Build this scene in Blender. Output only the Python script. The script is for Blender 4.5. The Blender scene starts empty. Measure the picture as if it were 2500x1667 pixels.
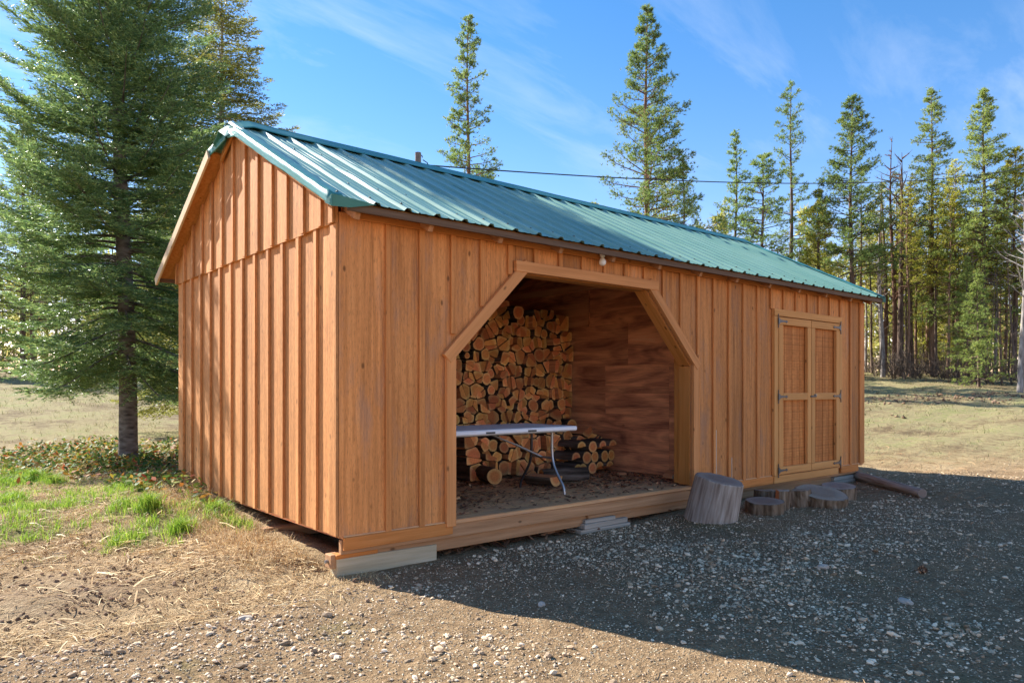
import bpy, bmesh, math, random
import numpy as np
from mathutils import Vector, Matrix

# ------------------------------------------------------------------ camera, sky, sun, exposure
SC = bpy.context.scene
COL = SC.collection
CAM = (-2.0901, -4.2538, 1.0306)          # world: shed corner at the origin, x along its front, y to the back
cd = bpy.data.cameras.new("camera"); cam = bpy.data.objects.new("camera", cd); COL.objects.link(cam)
cam.location = CAM
cam.rotation_euler = (math.radians(90), 0, -0.6929)
cd.sensor_width = 36.0; cd.lens = 36.0 * 1757.17 / 2500
cd.shift_y = (949.28 - 833.5) / 2500
cd.clip_start = 0.05; cd.clip_end = 3000
SC.camera = cam

SUN_EL = math.radians(35.0)
SUN_AZ = (-0.315, 0.949)                   # horizontal direction towards the sun
SUN_STRENGTH = 4.9
SKY_STRENGTH = 0.15
EXPOSURE = 1.36

W = bpy.data.worlds.new("World"); SC.world = W; W.use_nodes = True
wn = W.node_tree; wn.nodes.clear()
def wnode(t, **kw):
    n = wn.nodes.new(t)
    for k, v in kw.items(): setattr(n, k, v)
    return n
w_out = wnode('ShaderNodeOutputWorld'); w_bg = wnode('ShaderNodeBackground')
sky = wnode('ShaderNodeTexSky', sky_type='NISHITA', sun_disc=False)
sky.sun_elevation = SUN_EL
sky.sun_rotation = math.atan2(SUN_AZ[0], SUN_AZ[1])
sky.altitude = 900; sky.air_density = 1.0; sky.dust_density = 0.05; sky.ozone_density = 2.0
hsv = wnode('ShaderNodeHueSaturation'); hsv.inputs['Saturation'].default_value = 1.36
tc = wnode('ShaderNodeTexCoord')
sep = wnode('ShaderNodeSeparateXYZ'); wn.links.new(tc.outputs['Generated'], sep.inputs[0])
zz = wnode('ShaderNodeMath', operation='ADD'); wn.links.new(sep.outputs['Z'], zz.inputs[0]); zz.inputs[1].default_value = 0.18
zm = wnode('ShaderNodeMath', operation='MAXIMUM'); wn.links.new(zz.outputs[0], zm.inputs[0]); zm.inputs[1].default_value = 0.05
dx = wnode('ShaderNodeMath', operation='DIVIDE'); wn.links.new(sep.outputs['X'], dx.inputs[0]); wn.links.new(zm.outputs[0], dx.inputs[1])
dy = wnode('ShaderNodeMath', operation='DIVIDE'); wn.links.new(sep.outputs['Y'], dy.inputs[0]); wn.links.new(zm.outputs[0], dy.inputs[1])
cmb = wnode('ShaderNodeCombineXYZ'); wn.links.new(dx.outputs[0], cmb.inputs[0]); wn.links.new(dy.outputs[0], cmb.inputs[1])
cmap = wnode('ShaderNodeMapping'); cmap.inputs['Rotation'].default_value = (0, 0, math.radians(28)); cmap.inputs['Scale'].default_value = (0.75, 2.6, 1)
cmap.inputs['Location'].default_value = (0.35, 0.9, 0)
wn.links.new(cmb.outputs[0], cmap.inputs[0])
cn = wnode('ShaderNodeTexNoise'); cn.inputs['Scale'].default_value = 1.5; cn.inputs['Detail'].default_value = 9; cn.inputs['Roughness'].default_value = 0.62; cn.inputs['Distortion'].default_value = 0.5
wn.links.new(cmap.outputs[0], cn.inputs['Vector'])
cn2 = wnode('ShaderNodeTexNoise'); cn2.inputs['Scale'].default_value = 0.75; cn2.inputs['Detail'].default_value = 2
wn.links.new(cmb.outputs[0], cn2.inputs['Vector'])
cr = wnode('ShaderNodeValToRGB'); cr.color_ramp.elements[0].position = 0.47; cr.color_ramp.elements[1].position = 0.80
wn.links.new(cn.outputs['Fac'], cr.inputs[0])
cr2 = wnode('ShaderNodeValToRGB'); cr2.color_ramp.elements[0].position = 0.40; cr2.color_ramp.elements[1].position = 0.66
wn.links.new(cn2.outputs['Fac'], cr2.inputs[0])
cmul = wnode('ShaderNodeMath', operation='MULTIPLY'); wn.links.new(cr.outputs[0], cmul.inputs[0]); wn.links.new(cr2.outputs[0], cmul.inputs[1])
cmul2 = wnode('ShaderNodeMath', operation='MULTIPLY'); wn.links.new(cmul.outputs[0], cmul2.inputs[0]); cmul2.inputs[1].default_value = 0.6
wmix = wnode('ShaderNodeMixRGB'); wmix.inputs[2].default_value = (3.3, 3.5, 3.7, 1)
tint = wnode('ShaderNodeMixRGB', blend_type='MULTIPLY'); tint.inputs[0].default_value = 1.0; tint.inputs[2].default_value = (1.20, 0.735, 0.67, 1)
wn.links.new(sky.outputs[0], hsv.inputs['Color']); wn.links.new(hsv.outputs[0], tint.inputs[1])
wn.links.new(tint.outputs[0], wmix.inputs[1]); wn.links.new(cmul2.outputs[0], wmix.inputs[0])
wn.links.new(wmix.outputs[0], w_bg.inputs['Color']); w_bg.inputs['Strength'].default_value = SKY_STRENGTH
wn.links.new(w_bg.outputs[0], w_out.inputs['Surface'])

sl = bpy.data.lights.new("sun", 'SUN'); sl.energy = SUN_STRENGTH; sl.angle = math.radians(0.5); sl.color = (1.0, 0.955, 0.88)
so = bpy.data.objects.new("sun", sl); COL.objects.link(so)
ldir = Vector((-SUN_AZ[0] * math.cos(SUN_EL), -SUN_AZ[1] * math.cos(SUN_EL), -math.sin(SUN_EL)))
so.rotation_euler = ldir.to_track_quat('-Z', 'Y').to_euler(); so.location = (-6, 14, 12)

SC.view_settings.view_transform = 'Standard'; SC.view_settings.look = 'None'
SC.view_settings.exposure = EXPOSURE; SC.view_settings.gamma = 1.0
SC.cycles.max_bounces = 10; SC.cycles.diffuse_bounces = 5; SC.cycles.transparent_max_bounces = 8
SC.cycles.caustics_reflective = False; SC.cycles.caustics_refractive = False

# ------------------------------------------------------------------ helpers
R = np.random.default_rng(7)
random.seed(7)
WORDS = ['first', 'second', 'third', 'fourth', 'fifth', 'sixth', 'seventh', 'eighth', 'ninth', 'tenth', 'eleventh', 'twelfth', 'thirteenth',
         'fourteenth', 'fifteenth', 'sixteenth', 'seventeenth', 'eighteenth', 'nineteenth', 'twentieth', 'twenty-first', 'twenty-second',
         'twenty-third', 'twenty-fourth', 'twenty-fifth', 'twenty-sixth', 'twenty-seventh', 'twenty-eighth', 'twenty-ninth', 'thirtieth', 'thirty-first', 'thirty-second', 'thirty-third',
         'thirty-fourth', 'thirty-fifth', 'thirty-sixth', 'thirty-seventh', 'thirty-eighth', 'thirty-ninth', 'fortieth']

def tag(o, label=None, cat=None, group=None, kind=None):
    if label: o['label'] = label
    if cat: o['category'] = cat
    if group: o['group'] = group
    if kind: o['kind'] = kind
    return o
def empty(name, loc=(0, 0, 0), rz=0.0, parent=None):
    o = bpy.data.objects.new(name, None); COL.objects.link(o); o.location = loc; o.rotation_euler = (0, 0, rz)
    o.empty_display_size = 0.1
    if parent: o.parent = parent
    return o
def link(name, me, parent=None, mat=None):
    o = bpy.data.objects.new(name, me); COL.objects.link(o)
    if parent is not None: o.parent = parent
    if mat is not None and len(me.materials) == 0:
        for m in (mat if isinstance(mat, (list, tuple)) else [mat]): me.materials.append(m)
    return o
def np_mesh(name, V, Fs, smooth=False, matidx=None):
    """V (n,3); Fs list of int arrays (m,3) or (m,4)"""
    me = bpy.data.meshes.new(name)
    V = np.asarray(V, np.float32).reshape(-1, 3)
    Fs = [np.asarray(f, np.int32) for f in Fs if len(f)]
    me.vertices.add(len(V)); me.vertices.foreach_set('co', V.ravel())
    nl = sum(f.size for f in Fs); nf = sum(len(f) for f in Fs)
    me.loops.add(nl); me.loops.foreach_set('vertex_index', np.concatenate([f.ravel() for f in Fs]))
    me.polygons.add(nf)
    tot = np.concatenate([np.full(len(f), f.shape[1], np.int32) for f in Fs])
    st = np.concatenate([[0], np.cumsum(tot)[:-1]]).astype(np.int32)
    me.polygons.foreach_set('loop_start', st); me.polygons.foreach_set('loop_total', tot)
    me.polygons.foreach_set('use_smooth', np.full(nf, bool(smooth)))
    if matidx is not None: me.polygons.foreach_set('material_index', np.asarray(matidx, np.int32))
    me.update(calc_edges=True)
    return me
class Acc:
    """collects vertex and face arrays"""
    def __init__(s): s.V = []; s.T = []; s.Q = []; s.n = 0
    def add(s, V, T=None, Q=None):
        V = np.asarray(V, float).reshape(-1, 3)
        if T is not None and len(T): s.T.append(np.asarray(T) + s.n)
        if Q is not None and len(Q): s.Q.append(np.asarray(Q) + s.n)
        s.V.append(V); s.n += len(V)
    def mesh(s, name, smooth=False):
        Fs = []
        if s.T: Fs.append(np.concatenate(s.T))
        if s.Q: Fs.append(np.concatenate(s.Q))
        return np_mesh(name, np.concatenate(s.V), Fs, smooth)
def nrm(a): return a / np.maximum(np.linalg.norm(a, axis=-1, keepdims=True), 1e-9)
def tube(path, rad, sides=6, cap=False):
    P = np.asarray(path, float); n = len(P); rad = np.broadcast_to(np.asarray(rad, float), (n,))
    Tn = nrm(np.gradient(P, axis=0)); ref = np.array([0.13, 0.07, 1.0]) if abs(Tn[0, 2]) < 0.85 else np.array([1.0, 0.1, 0.05])
    A = nrm(np.cross(Tn, ref)); B = np.cross(Tn, A)
    an = np.arange(sides) * 2 * np.pi / sides
    V = P[:, None, :] + rad[:, None, None] * (np.cos(an)[None, :, None] * A[:, None, :] + np.sin(an)[None, :, None] * B[:, None, :])
    i = np.arange(n - 1)[:, None] * sides; j = np.arange(sides)[None, :]; k = (j + 1) % sides
    Q = np.stack([i + j, i + k, i + sides + k, i + sides + j], -1).reshape(-1, 4)
    return V.reshape(-1, 3), Q
def tube_mesh(name, path, rad, sides=8, smooth=True):
    V, Q = tube(path, rad, sides)
    a = Acc(); a.add(V, Q=Q)
    n = len(path)
    for ring, rev in ((0, True), (n - 1, False)):
        c = np.asarray(path[ring], float); base = ring * sides
        idx = np.arange(sides)
        T = np.stack([np.full(sides, sides), idx, (idx + 1) % sides], -1)
        if rev: T = T[:, ::-1]
        a.add(np.concatenate([V[base:base + sides], c[None]]), T=T)
    return a.mesh(name, smooth)

_h = np.random.default_rng(3).random((256, 256))
def vnoise(x, y, sc):
    x = np.asarray(x) * sc + 57.3; y = np.asarray(y) * sc + 91.7
    xi = np.floor(x).astype(int); yi = np.floor(y).astype(int); fx = x - xi; fy = y - yi
    fx = fx * fx * (3 - 2 * fx); fy = fy * fy * (3 - 2 * fy)
    g = lambda a, b: _h[a & 255, b & 255]
    return (g(xi, yi) * (1 - fx) + g(xi + 1, yi) * fx) * (1 - fy) + (g(xi, yi + 1) * (1 - fx) + g(xi + 1, yi + 1) * fx) * fy
def fbm(x, y, sc, o=4):
    s = 0; a = 0.5
    for k in range(o): s = s + a * vnoise(np.asarray(x) + 13 * k, np.asarray(y) - 7 * k, sc * 2 ** k); a *= 0.5
    return s
def sstep(t): t = np.clip(t, 0, 1); return t * t * (3 - 2 * t)

# chamfered box, length along local z, cached so alike pieces share mesh data
_cb = {}
def chamfer_mesh(w, t, l, c, mat):
    key = (round(w, 3), round(t, 3), round(l, 3), round(c, 4), mat.name)
    if key in _cb: return _cb[key]
    h = (w / 2, t / 2, l / 2); V = []; ix = {}
    for sx in (-1, 1):
        for sy in (-1, 1):
            for sz in (-1, 1):
                for ax in range(3):
                    s = (sx, sy, sz)
                    V.append([s[k] * (h[k] if k == ax else h[k] - c) for k in range(3)]); ix[(sx, sy, sz, ax)] = len(V) - 1
    F = []
    for ax in range(3):
        o = [k for k in range(3) if k != ax]
        for s in (-1, 1):
            q = []
            for a, b in ((-1, -1), (1, -1), (1, 1), (-1, 1)):
                sg = [0, 0, 0]; sg[ax] = s; sg[o[0]] = a; sg[o[1]] = b; q.append(ix[(*sg, ax)])
            F.append(q)
    for a1 in range(3):
        for a2 in range(a1 + 1, 3):
            a3 = 3 - a1 - a2
            for s1 in (-1, 1):
                for s2 in (-1, 1):
                    q = []
                    for ax, s3 in ((a1, -1), (a2, -1), (a2, 1), (a1, 1)):
                        sg = [0, 0, 0]; sg[a1] = s1; sg[a2] = s2; sg[a3] = s3; q.append(ix[(*sg, ax)])
                    F.append(q)
    for sx in (-1, 1):
        for sy in (-1, 1):
            for sz in (-1, 1): F.append([ix[(sx, sy, sz, a)] for a in range(3)])
    me = bpy.data.meshes.new('board'); me.from_pydata(V, [], F)
    bm = bmesh.new(); bm.from_mesh(me); bmesh.ops.recalc_face_normals(bm, faces=bm.faces); bm.to_mesh(me); bm.free()
    me.materials.append(mat); _cb[key] = me
    return me
def beam(name, parent, a, b, w, t, n, mat, c=0.002):
    """a board from a to b (centre line), w wide, t thick along n"""
    a = Vector(a); b = Vector(b); z = (b - a).normalized(); n = Vector(n); n = (n - z * n.dot(z)).normalized(); x = n.cross(z)
    me = chamfer_mesh(w, t, (b - a).length, c, mat)
    o = link(name, me, parent)
    M = Matrix.Identity(4)
    for k in range(3): M[k][0] = x[k]; M[k][1] = n[k]; M[k][2] = z[k]; M[k][3] = (a[k] + b[k]) / 2
    o.matrix_basis = M
    return o
def box(name, parent, x0, x1, y0, y1, z0, z1, mat, c=0.002, axis=2):
    ctr = Vector(((x0 + x1) / 2, (y0 + y1) / 2, (z0 + z1) / 2)); d = (x1 - x0, y1 - y0, z1 - z0)
    if axis == 2: return beam(name, parent, (ctr.x, ctr.y, z0), (ctr.x, ctr.y, z1), d[0], d[1], (0, 1, 0), mat, c)
    if axis == 0: return beam(name, parent, (x0, ctr.y, ctr.z), (x1, ctr.y, ctr.z), d[2], d[1], (0, 1, 0), mat, c)
    return beam(name, parent, (ctr.x, y0, ctr.z), (ctr.x, y1, ctr.z), d[2], d[0], (1, 0, 0), mat, c)
def prism(name, parent, poly, plane, d0, d1, mat):
    """poly in (x,z) extruded over y, or in (y,z) extruded over x; origin at its middle"""
    P = np.array(poly, float); c2 = P.mean(0); n = len(P); mid = (d0 + d1) / 2
    V = []
    for d in (d0 - mid, d1 - mid):
        for p in P - c2: V.append((p[0], d, p[1]) if plane == 'xz' else (d, p[0], p[1]))
    F = [list(range(n)), list(range(2 * n - 1, n - 1, -1))] + [[i, (i + 1) % n, n + (i + 1) % n, n + i] for i in range(n)]
    me = bpy.data.meshes.new(name); me.from_pydata(V, [], F)
    bm = bmesh.new(); bm.from_mesh(me); bmesh.ops.recalc_face_normals(bm, faces=bm.faces); bm.to_mesh(me); bm.free()
    o = link(name, me, parent, mat)
    o.location = (c2[0], mid, c2[1]) if plane == 'xz' else (mid, c2[0], c2[1])
    return o

# ------------------------------------------------------------------ materials
class NT:
    def __init__(s, name):
        s.m = bpy.data.materials.new(name); s.m.use_nodes = True; s.t = s.m.node_tree; s.t.nodes.clear()
        s.out = s.n('ShaderNodeOutputMaterial'); s.b = s.n('ShaderNodeBsdfPrincipled'); s.l(s.b.outputs[0], s.out.inputs[0])
    def n(s, ty, **kw):
        nd = s.t.nodes.new(ty)
        for k, v in kw.items(): setattr(nd, k, v)
        return nd
    def l(s, a, b): s.t.links.new(a, b)
    def val(s, inp, v):
        if hasattr(v, 'is_linked') or isinstance(v, bpy.types.NodeSocket): s.l(v, inp)
        else: inp.default_value = v
    def math(s, op, a, b=None, clamp=False):
        nd = s.n('ShaderNodeMath', operation=op); nd.use_clamp = clamp; s.val(nd.inputs[0], a)
        if b is not None: s.val(nd.inputs[1], b)
        return nd.outputs[0]
    def mix(s, f, a, b, bt='MIX'):
        nd = s.n('ShaderNodeMixRGB', blend_type=bt); s.val(nd.inputs[0], f)
        for i, v in ((1, a), (2, b)):
            if isinstance(v, tuple): nd.inputs[i].default_value = (*v, 1) if len(v) == 3 else v
            else: s.l(v, nd.inputs[i])
        return nd.outputs[0]
    def ramp(s, f, stops):
        nd = s.n('ShaderNodeValToRGB'); cr = nd.color_ramp
        while len(cr.elements) < len(stops): cr.elements.new(0.5)
        for e, (p, c) in zip(cr.elements, stops):
            e.position = p; e.color = (c, c, c, 1) if isinstance(c, (int, float)) else (*c, 1)
        s.l(f, nd.inputs[0]); return nd.outputs[0]
    def coords(s, rnd=True, which='Object'):
        tc = s.n('ShaderNodeTexCoord'); v = tc.outputs[which]
        if rnd:
            oi = s.n('ShaderNodeObjectInfo'); s.rnd = oi.outputs['Random']; s.ocol = oi.outputs['Color']
            mul = s.n('ShaderNodeVectorMath', operation='SCALE'); mul.inputs[0].default_value = (31.7, 17.3, 23.1); s.l(oi.outputs['Random'], mul.inputs['Scale'])
            ad = s.n('ShaderNodeVectorMath', operation='ADD'); s.l(v, ad.inputs[0]); s.l(mul.outputs[0], ad.inputs[1]); v = ad.outputs[0]
        return v
    def scale(s, v, sc):
        mp = s.n('ShaderNodeMapping'); mp.inputs['Scale'].default_value = sc; s.l(v, mp.inputs[0]); return mp.outputs[0]
    def noise(s, v, sc, det=4, rough=0.55, dist=0.0):
        nd = s.n('ShaderNodeTexNoise'); nd.inputs['Scale'].default_value = sc; nd.inputs['Detail'].default_value = det
        nd.inputs['Roughness'].default_value = rough; nd.inputs['Distortion'].default_value = dist; s.l(v, nd.inputs['Vector']); return nd.outputs['Fac']
    def vor(s, v, sc, feat='F1', out='Distance'):
        nd = s.n('ShaderNodeTexVoronoi', feature=feat); nd.inputs['Scale'].default_value = sc; s.l(v, nd.inputs['Vector']); return nd.outputs[out]
    def bump(s, h, st, dist=0.01):
        nd = s.n('ShaderNodeBump'); nd.inputs['Strength'].default_value = st; nd.inputs['Distance'].default_value = dist; s.l(h, nd.inputs['Height'])
        s.l(nd.outputs[0], s.b.inputs['Normal'])
    def done(s, col, rough=0.7, spec=0.3, metal=0.0):
        s.val(s.b.inputs['Base Color'], col if not isinstance(col, tuple) else (*col, 1)); s.val(s.b.inputs['Roughness'], rough)
        s.b.inputs['Specular IOR Level'].default_value = spec; s.b.inputs['Metallic'].default_value = metal
        return s.m

def wood(name, dark, mid, light, var=0.25, axis=2, grain=1.0, knots=True, rough=0.75, spec=0.2, bump=0.5, saw=0.0, fleck=0.0, grey=0.0):
    s = NT(name); v = s.coords()
    if saw: v0 = s.n('ShaderNodeTexCoord').outputs['Object']
    if axis == 1:
        mp = s.n('ShaderNodeMapping'); mp.inputs['Rotation'].default_value = (math.radians(90), 0, 0); s.l(v, mp.inputs[0]); v = mp.outputs[0]
    g = s.noise(s.scale(v, (38 * grain, 38 * grain, 1.4)), 1.0, 7, 0.62, 0.25)
    c = s.ramp(g, [(0.28, dark), (0.5, mid), (0.72, light)])
    broad = s.noise(s.scale(v, (5, 5, 0.9)), 1.0, 3, 0.5)
    c = s.mix(s.ramp(broad, [(0.35, 0.0), (0.7, 0.55)]), c, tuple(x * 0.72 for x in mid))
    if fleck:                                     # short rough-sawn ticks
        fl = s.noise(s.scale(v, (150, 150, 22)), 1.0, 3, 0.6)
        c = s.mix(s.math('MULTIPLY', s.ramp(fl, [(0.54, 0.0), (0.68, 1.0)]), fleck), c, tuple(x * 0.42 for x in mid))
        c = s.mix(s.math('MULTIPLY', s.ramp(fl, [(0.28, 1.0), (0.42, 0.0)]), fleck * 0.6), c, tuple(min(1, x * 1.25) for x in light))
    if saw:                                       # band-saw marks across the grain
        sw = s.noise(s.scale(v0, (3.5, 3.5, 46)), 1.0, 6, 0.7, 0.3)
        c = s.mix(s.math('MULTIPLY', s.ramp(sw, [(0.45, 0.0), (0.62, 1.0)]), saw), c, tuple(x * 0.30 for x in dark))
        c = s.mix(s.math('MULTIPLY', s.ramp(sw, [(0.30, 1.0), (0.42, 0.0)]), saw * 0.7), c, tuple(min(1, x * 1.3) for x in light))
    if knots:
        vd = s.vor(s.scale(v, (8.0, 8.0, 4.0)), 1.0)
        c = s.mix(s.math('MULTIPLY', s.ramp(vd, [(0.045, 1.0), (0.105, 0.0)]), 0.8), c, tuple(x * 0.33 for x in dark))
    if grey:
        gr = s.noise(s.scale(v, (7, 7, 2.0)), 1.0, 5, 0.65)
        c = s.mix(s.math('MULTIPLY', s.ramp(gr, [(0.5, 0.0), (0.72, 1.0)]), grey), c, (0.24, 0.19, 0.16))
    hs = s.n('ShaderNodeHueSaturation'); s.l(c, hs.inputs['Color'])
    mr = s.n('ShaderNodeMapRange'); s.l(s.rnd, mr.inputs[0]); mr.inputs[3].default_value = 1 - var; mr.inputs[4].default_value = 1 + var
    s.l(mr.outputs[0], hs.inputs['Value'])
    s.bump(s.math('ADD', g, s.noise(s.scale(v, (160, 160, 14)), 1.0, 3)), bump, 0.004)
    return s.done(hs.outputs[0], rough, spec)

MAT = {}
MAT['siding'] = wood('stained siding', (0.357, 0.139, 0.04), (0.643, 0.26, 0.08), (0.821, 0.365, 0.122), var=0.24, fleck=0.55, grey=0.4)
MAT['siding_gable'] = wood('stained gable siding', (0.382, 0.158, 0.054), (0.622, 0.275, 0.095), (0.791, 0.387, 0.15), var=0.14, fleck=0.75, knots=True)
MAT['batten'] = wood('stained batten', (0.377, 0.14, 0.039), (0.65, 0.259, 0.078), (0.802, 0.346, 0.114), var=0.09, fleck=0.3)
MAT['trim'] = wood('stained trim', (0.516, 0.211, 0.068), (0.675, 0.285, 0.097), (0.759, 0.343, 0.125), var=0.07, knots=True, bump=0.25)
MAT['skirt'] = wood('fresh orange stain', (0.435, 0.147, 0.033), (0.628, 0.235, 0.06), (0.724, 0.306, 0.098), var=0.08, bump=0.3)
MAT['jamb'] = wood('orange jamb stain', (0.414, 0.149, 0.034), (0.575, 0.23, 0.054), (0.667, 0.287, 0.091), var=0.08, bump=0.3)
MAT['door'] = wood('door frame stain', (0.551, 0.24, 0.068), (0.683, 0.318, 0.099), (0.748, 0.376, 0.13), var=0.05, bump=0.25)
MAT['door_plank'] = wood('rough sawn door plank', (0.444, 0.145, 0.035), (0.611, 0.221, 0.057), (0.85, 0.356, 0.107), var=0.06, knots=False, saw=0.34, grain=0.5)
MAT['rawpine'] = wood('raw pine board', (0.48, 0.34, 0.19), (0.62, 0.46, 0.28), (0.70, 0.55, 0.36), var=0.05)
MAT['rim'] = wood('pine rim joist', (0.312, 0.162, 0.074), (0.456, 0.246, 0.12), (0.552, 0.324, 0.168), var=0.08)
MAT['soffit'] = wood('soffit ply', (0.33, 0.13, 0.03), (0.46, 0.19, 0.05), (0.52, 0.24, 0.08), var=0.05)
MAT['deckwood'] = wood('dusty deck ply', (0.465, 0.243, 0.113), (0.728, 0.391, 0.184), (0.85, 0.591, 0.286), var=0.05, grey=0.5)
MAT['greytimber'] = wood('weathered pale timber', (0.378, 0.304, 0.187), (0.493, 0.408, 0.264), (0.578, 0.484, 0.34), var=0.08, grey=0.25)
MAT['greyboard'] = wood('weathered grey board', (0.315, 0.27, 0.208), (0.441, 0.381, 0.304), (0.546, 0.474, 0.384), var=0.10, knots=False)
MAT['brownfascia'] = wood('weathered brown fascia', (0.104, 0.064, 0.038), (0.152, 0.094, 0.059), (0.208, 0.135, 0.087), var=0.06, knots=False)
MAT['rafter'] = wood('rafter pine', (0.3, 0.135, 0.06), (0.435, 0.21, 0.098), (0.54, 0.285, 0.15), var=0.12)

def mat_ply():
    s = NT('reddish plywood'); v = s.coords()
    w = s.noise(s.scale(v, (1.1, 1.1, 6)), 1.0, 3, 0.5, 1.2)
    g = s.noise(s.scale(v, (4, 4, 110)), 1.0, 7, 0.68, 0.9)
    f = s.math('ADD', s.math('MULTIPLY', w, 0.7), s.math('MULTIPLY', g, 0.4))
    c = s.ramp(f, [(0.36, (0.170, 0.065, 0.040)), (0.48, (0.480, 0.191, 0.099)), (0.62, (0.806, 0.364, 0.177)), (0.75, (0.991, 0.494, 0.250))])
    kn = s.vor(s.scale(v, (2.2, 2.2, 3)), 1.0)
    c = s.mix(s.ramp(kn, [(0.03, 0.8), (0.07, 0.0)]), c, (0.107, 0.044, 0.025))
    hs = s.n('ShaderNodeHueSaturation'); s.l(c, hs.inputs['Color']); mr = s.n('ShaderNodeMapRange'); s.l(s.rnd, mr.inputs[0])
    mr.inputs[3].default_value = 0.75; mr.inputs[4].default_value = 1.25; s.l(mr.outputs[0], hs.inputs['Value'])
    s.bump(g, 0.2, 0.002)
    return s.done(hs.outputs[0], 0.7, 0.2)
MAT['ply'] = mat_ply()

def mat_roof():
    s = NT('green painted steel'); v = s.coords(False)
    n1 = s.noise(v, 1.6, 4, 0.55); n2 = s.noise(s.scale(v, (40, 3, 3)), 1.0, 3)
    c = s.mix(s.ramp(n1, [(0.3, 0.0), (0.75, 1.0)]), (0.140, 0.270, 0.208), (0.195, 0.335, 0.268))
    c = s.mix(s.math('MULTIPLY', n2, 0.25), c, (0.16, 0.40, 0.34))
    s.bump(s.noise(v, 9, 2), 0.06, 0.01)
    return s.done(c, s.math('ADD', 0.30, s.math('MULTIPLY', n1, 0.18)), 0.65)
MAT['roof'] = mat_roof()
def mat_roof_trim():
    s = NT('green flashing'); v = s.coords(False); n1 = s.noise(v, 5, 4)
    c = s.mix(n1, (0.035, 0.18, 0.16), (0.07, 0.27, 0.235))
    s.bump(s.noise(v, 14, 3), 0.3, 0.01)
    return s.done(c, 0.42, 0.5)
MAT['flashing'] = mat_roof_trim()
def simple(name, col, rough=0.6, spec=0.4, metal=0.0, nscale=20, namp=0.25):
    s = NT(name); v = s.coords(); n = s.noise(v, nscale, 4)
    c = s.mix(n, tuple(x * (1 - namp) for x in col), tuple(min(1, x * (1 + namp)) for x in col))
    return s.done(c, rough, spec, metal)
MAT['screw'] = simple('screw head', (0.05, 0.06, 0.06), 0.4, 0.5)
MAT['iron'] = simple('black iron', (0.085, 0.08, 0.078), 0.45, 0.5, 0.3)
MAT['plastic'] = simple('white table plastic', (0.80, 0.80, 0.80), 0.4, 0.4, 0, 60, 0.03)
MAT['plastic_dark'] = simple('dark grip', (0.05, 0.05, 0.05), 0.5)
MAT['steel'] = simple('grey steel tube', (0.33, 0.34, 0.35), 0.35, 0.5, 0.7, 30, 0.2)
MAT['steel_dark'] = simple('dark steel tube', (0.05, 0.05, 0.055), 0.4, 0.5, 0.5)
MAT['porcelain'] = simple('white porcelain', (0.82, 0.80, 0.76), 0.25, 0.5, 0, 30, 0.05)
MAT['bulb'] = simple('frosted bulb', (0.85, 0.82, 0.74), 0.15, 0.5, 0, 5, 0.03)
MAT['mast'] = simple('weathered mast', (0.20, 0.155, 0.125), 0.7, 0.3, 0, 25, 0.4)
MAT['cable'] = simple('black cable', (0.02, 0.02, 0.022), 0.6)
MAT['palesplit'] = simple('pale split wood', (0.62, 0.52, 0.40), 0.8, 0.2, 0, 60, 0.15)

def mat_bark(name, a, b, c3, sc=(26, 26, 5), bump=1.0):
    s = NT(name); v = s.coords()
    n = s.noise(s.scale(v, sc), 1.0, 6, 0.65, 0.6); vo = s.vor(s.scale(v, tuple(x * 0.8 for x in sc)), 1.0)
    f = s.math('ADD', s.math('MULTIPLY', n, 0.7), s.math('MULTIPLY', vo, 0.4))
    c = s.ramp(f, [(0.3, a), (0.52, b), (0.78, c3)])
    s.bump(f, bump, 0.012)
    return s.done(c, 0.9, 0.15)
MAT['bark'] = mat_bark('dark bark', (0.022, 0.016, 0.012), (0.075, 0.055, 0.042), (0.17, 0.135, 0.11), (30, 4, 30))
MAT['bark_brown'] = mat_bark('brown chunk bark', (0.05, 0.03, 0.018), (0.16, 0.105, 0.062), (0.34, 0.25, 0.17), (34, 3.5, 34))
MAT['bark_fir'] = mat_bark('fir bark', (0.055, 0.045, 0.038), (0.15, 0.125, 0.105), (0.27, 0.24, 0.21), (9, 9, 24), 0.6)
MAT['bark_pine'] = mat_bark('pine bark', (0.034, 0.024, 0.019), (0.111, 0.076, 0.058), (0.238, 0.167, 0.122), (12, 12, 2.2))
MAT['bark_red'] = mat_bark('reddish pine bark', (0.06, 0.036, 0.024), (0.204, 0.122, 0.078), (0.374, 0.246, 0.162), (12, 12, 2.2))
MAT['bark_grey'] = mat_bark('grey trunk bark', (0.091, 0.078, 0.072), (0.247, 0.215, 0.195), (0.429, 0.39, 0.351), (12, 12, 2.5))
MAT['greystump'] = mat_bark('weathered grey wood', (0.17, 0.12, 0.09), (0.33, 0.265, 0.21), (0.50, 0.43, 0.36), (46, 3.2, 46), 0.35)

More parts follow.
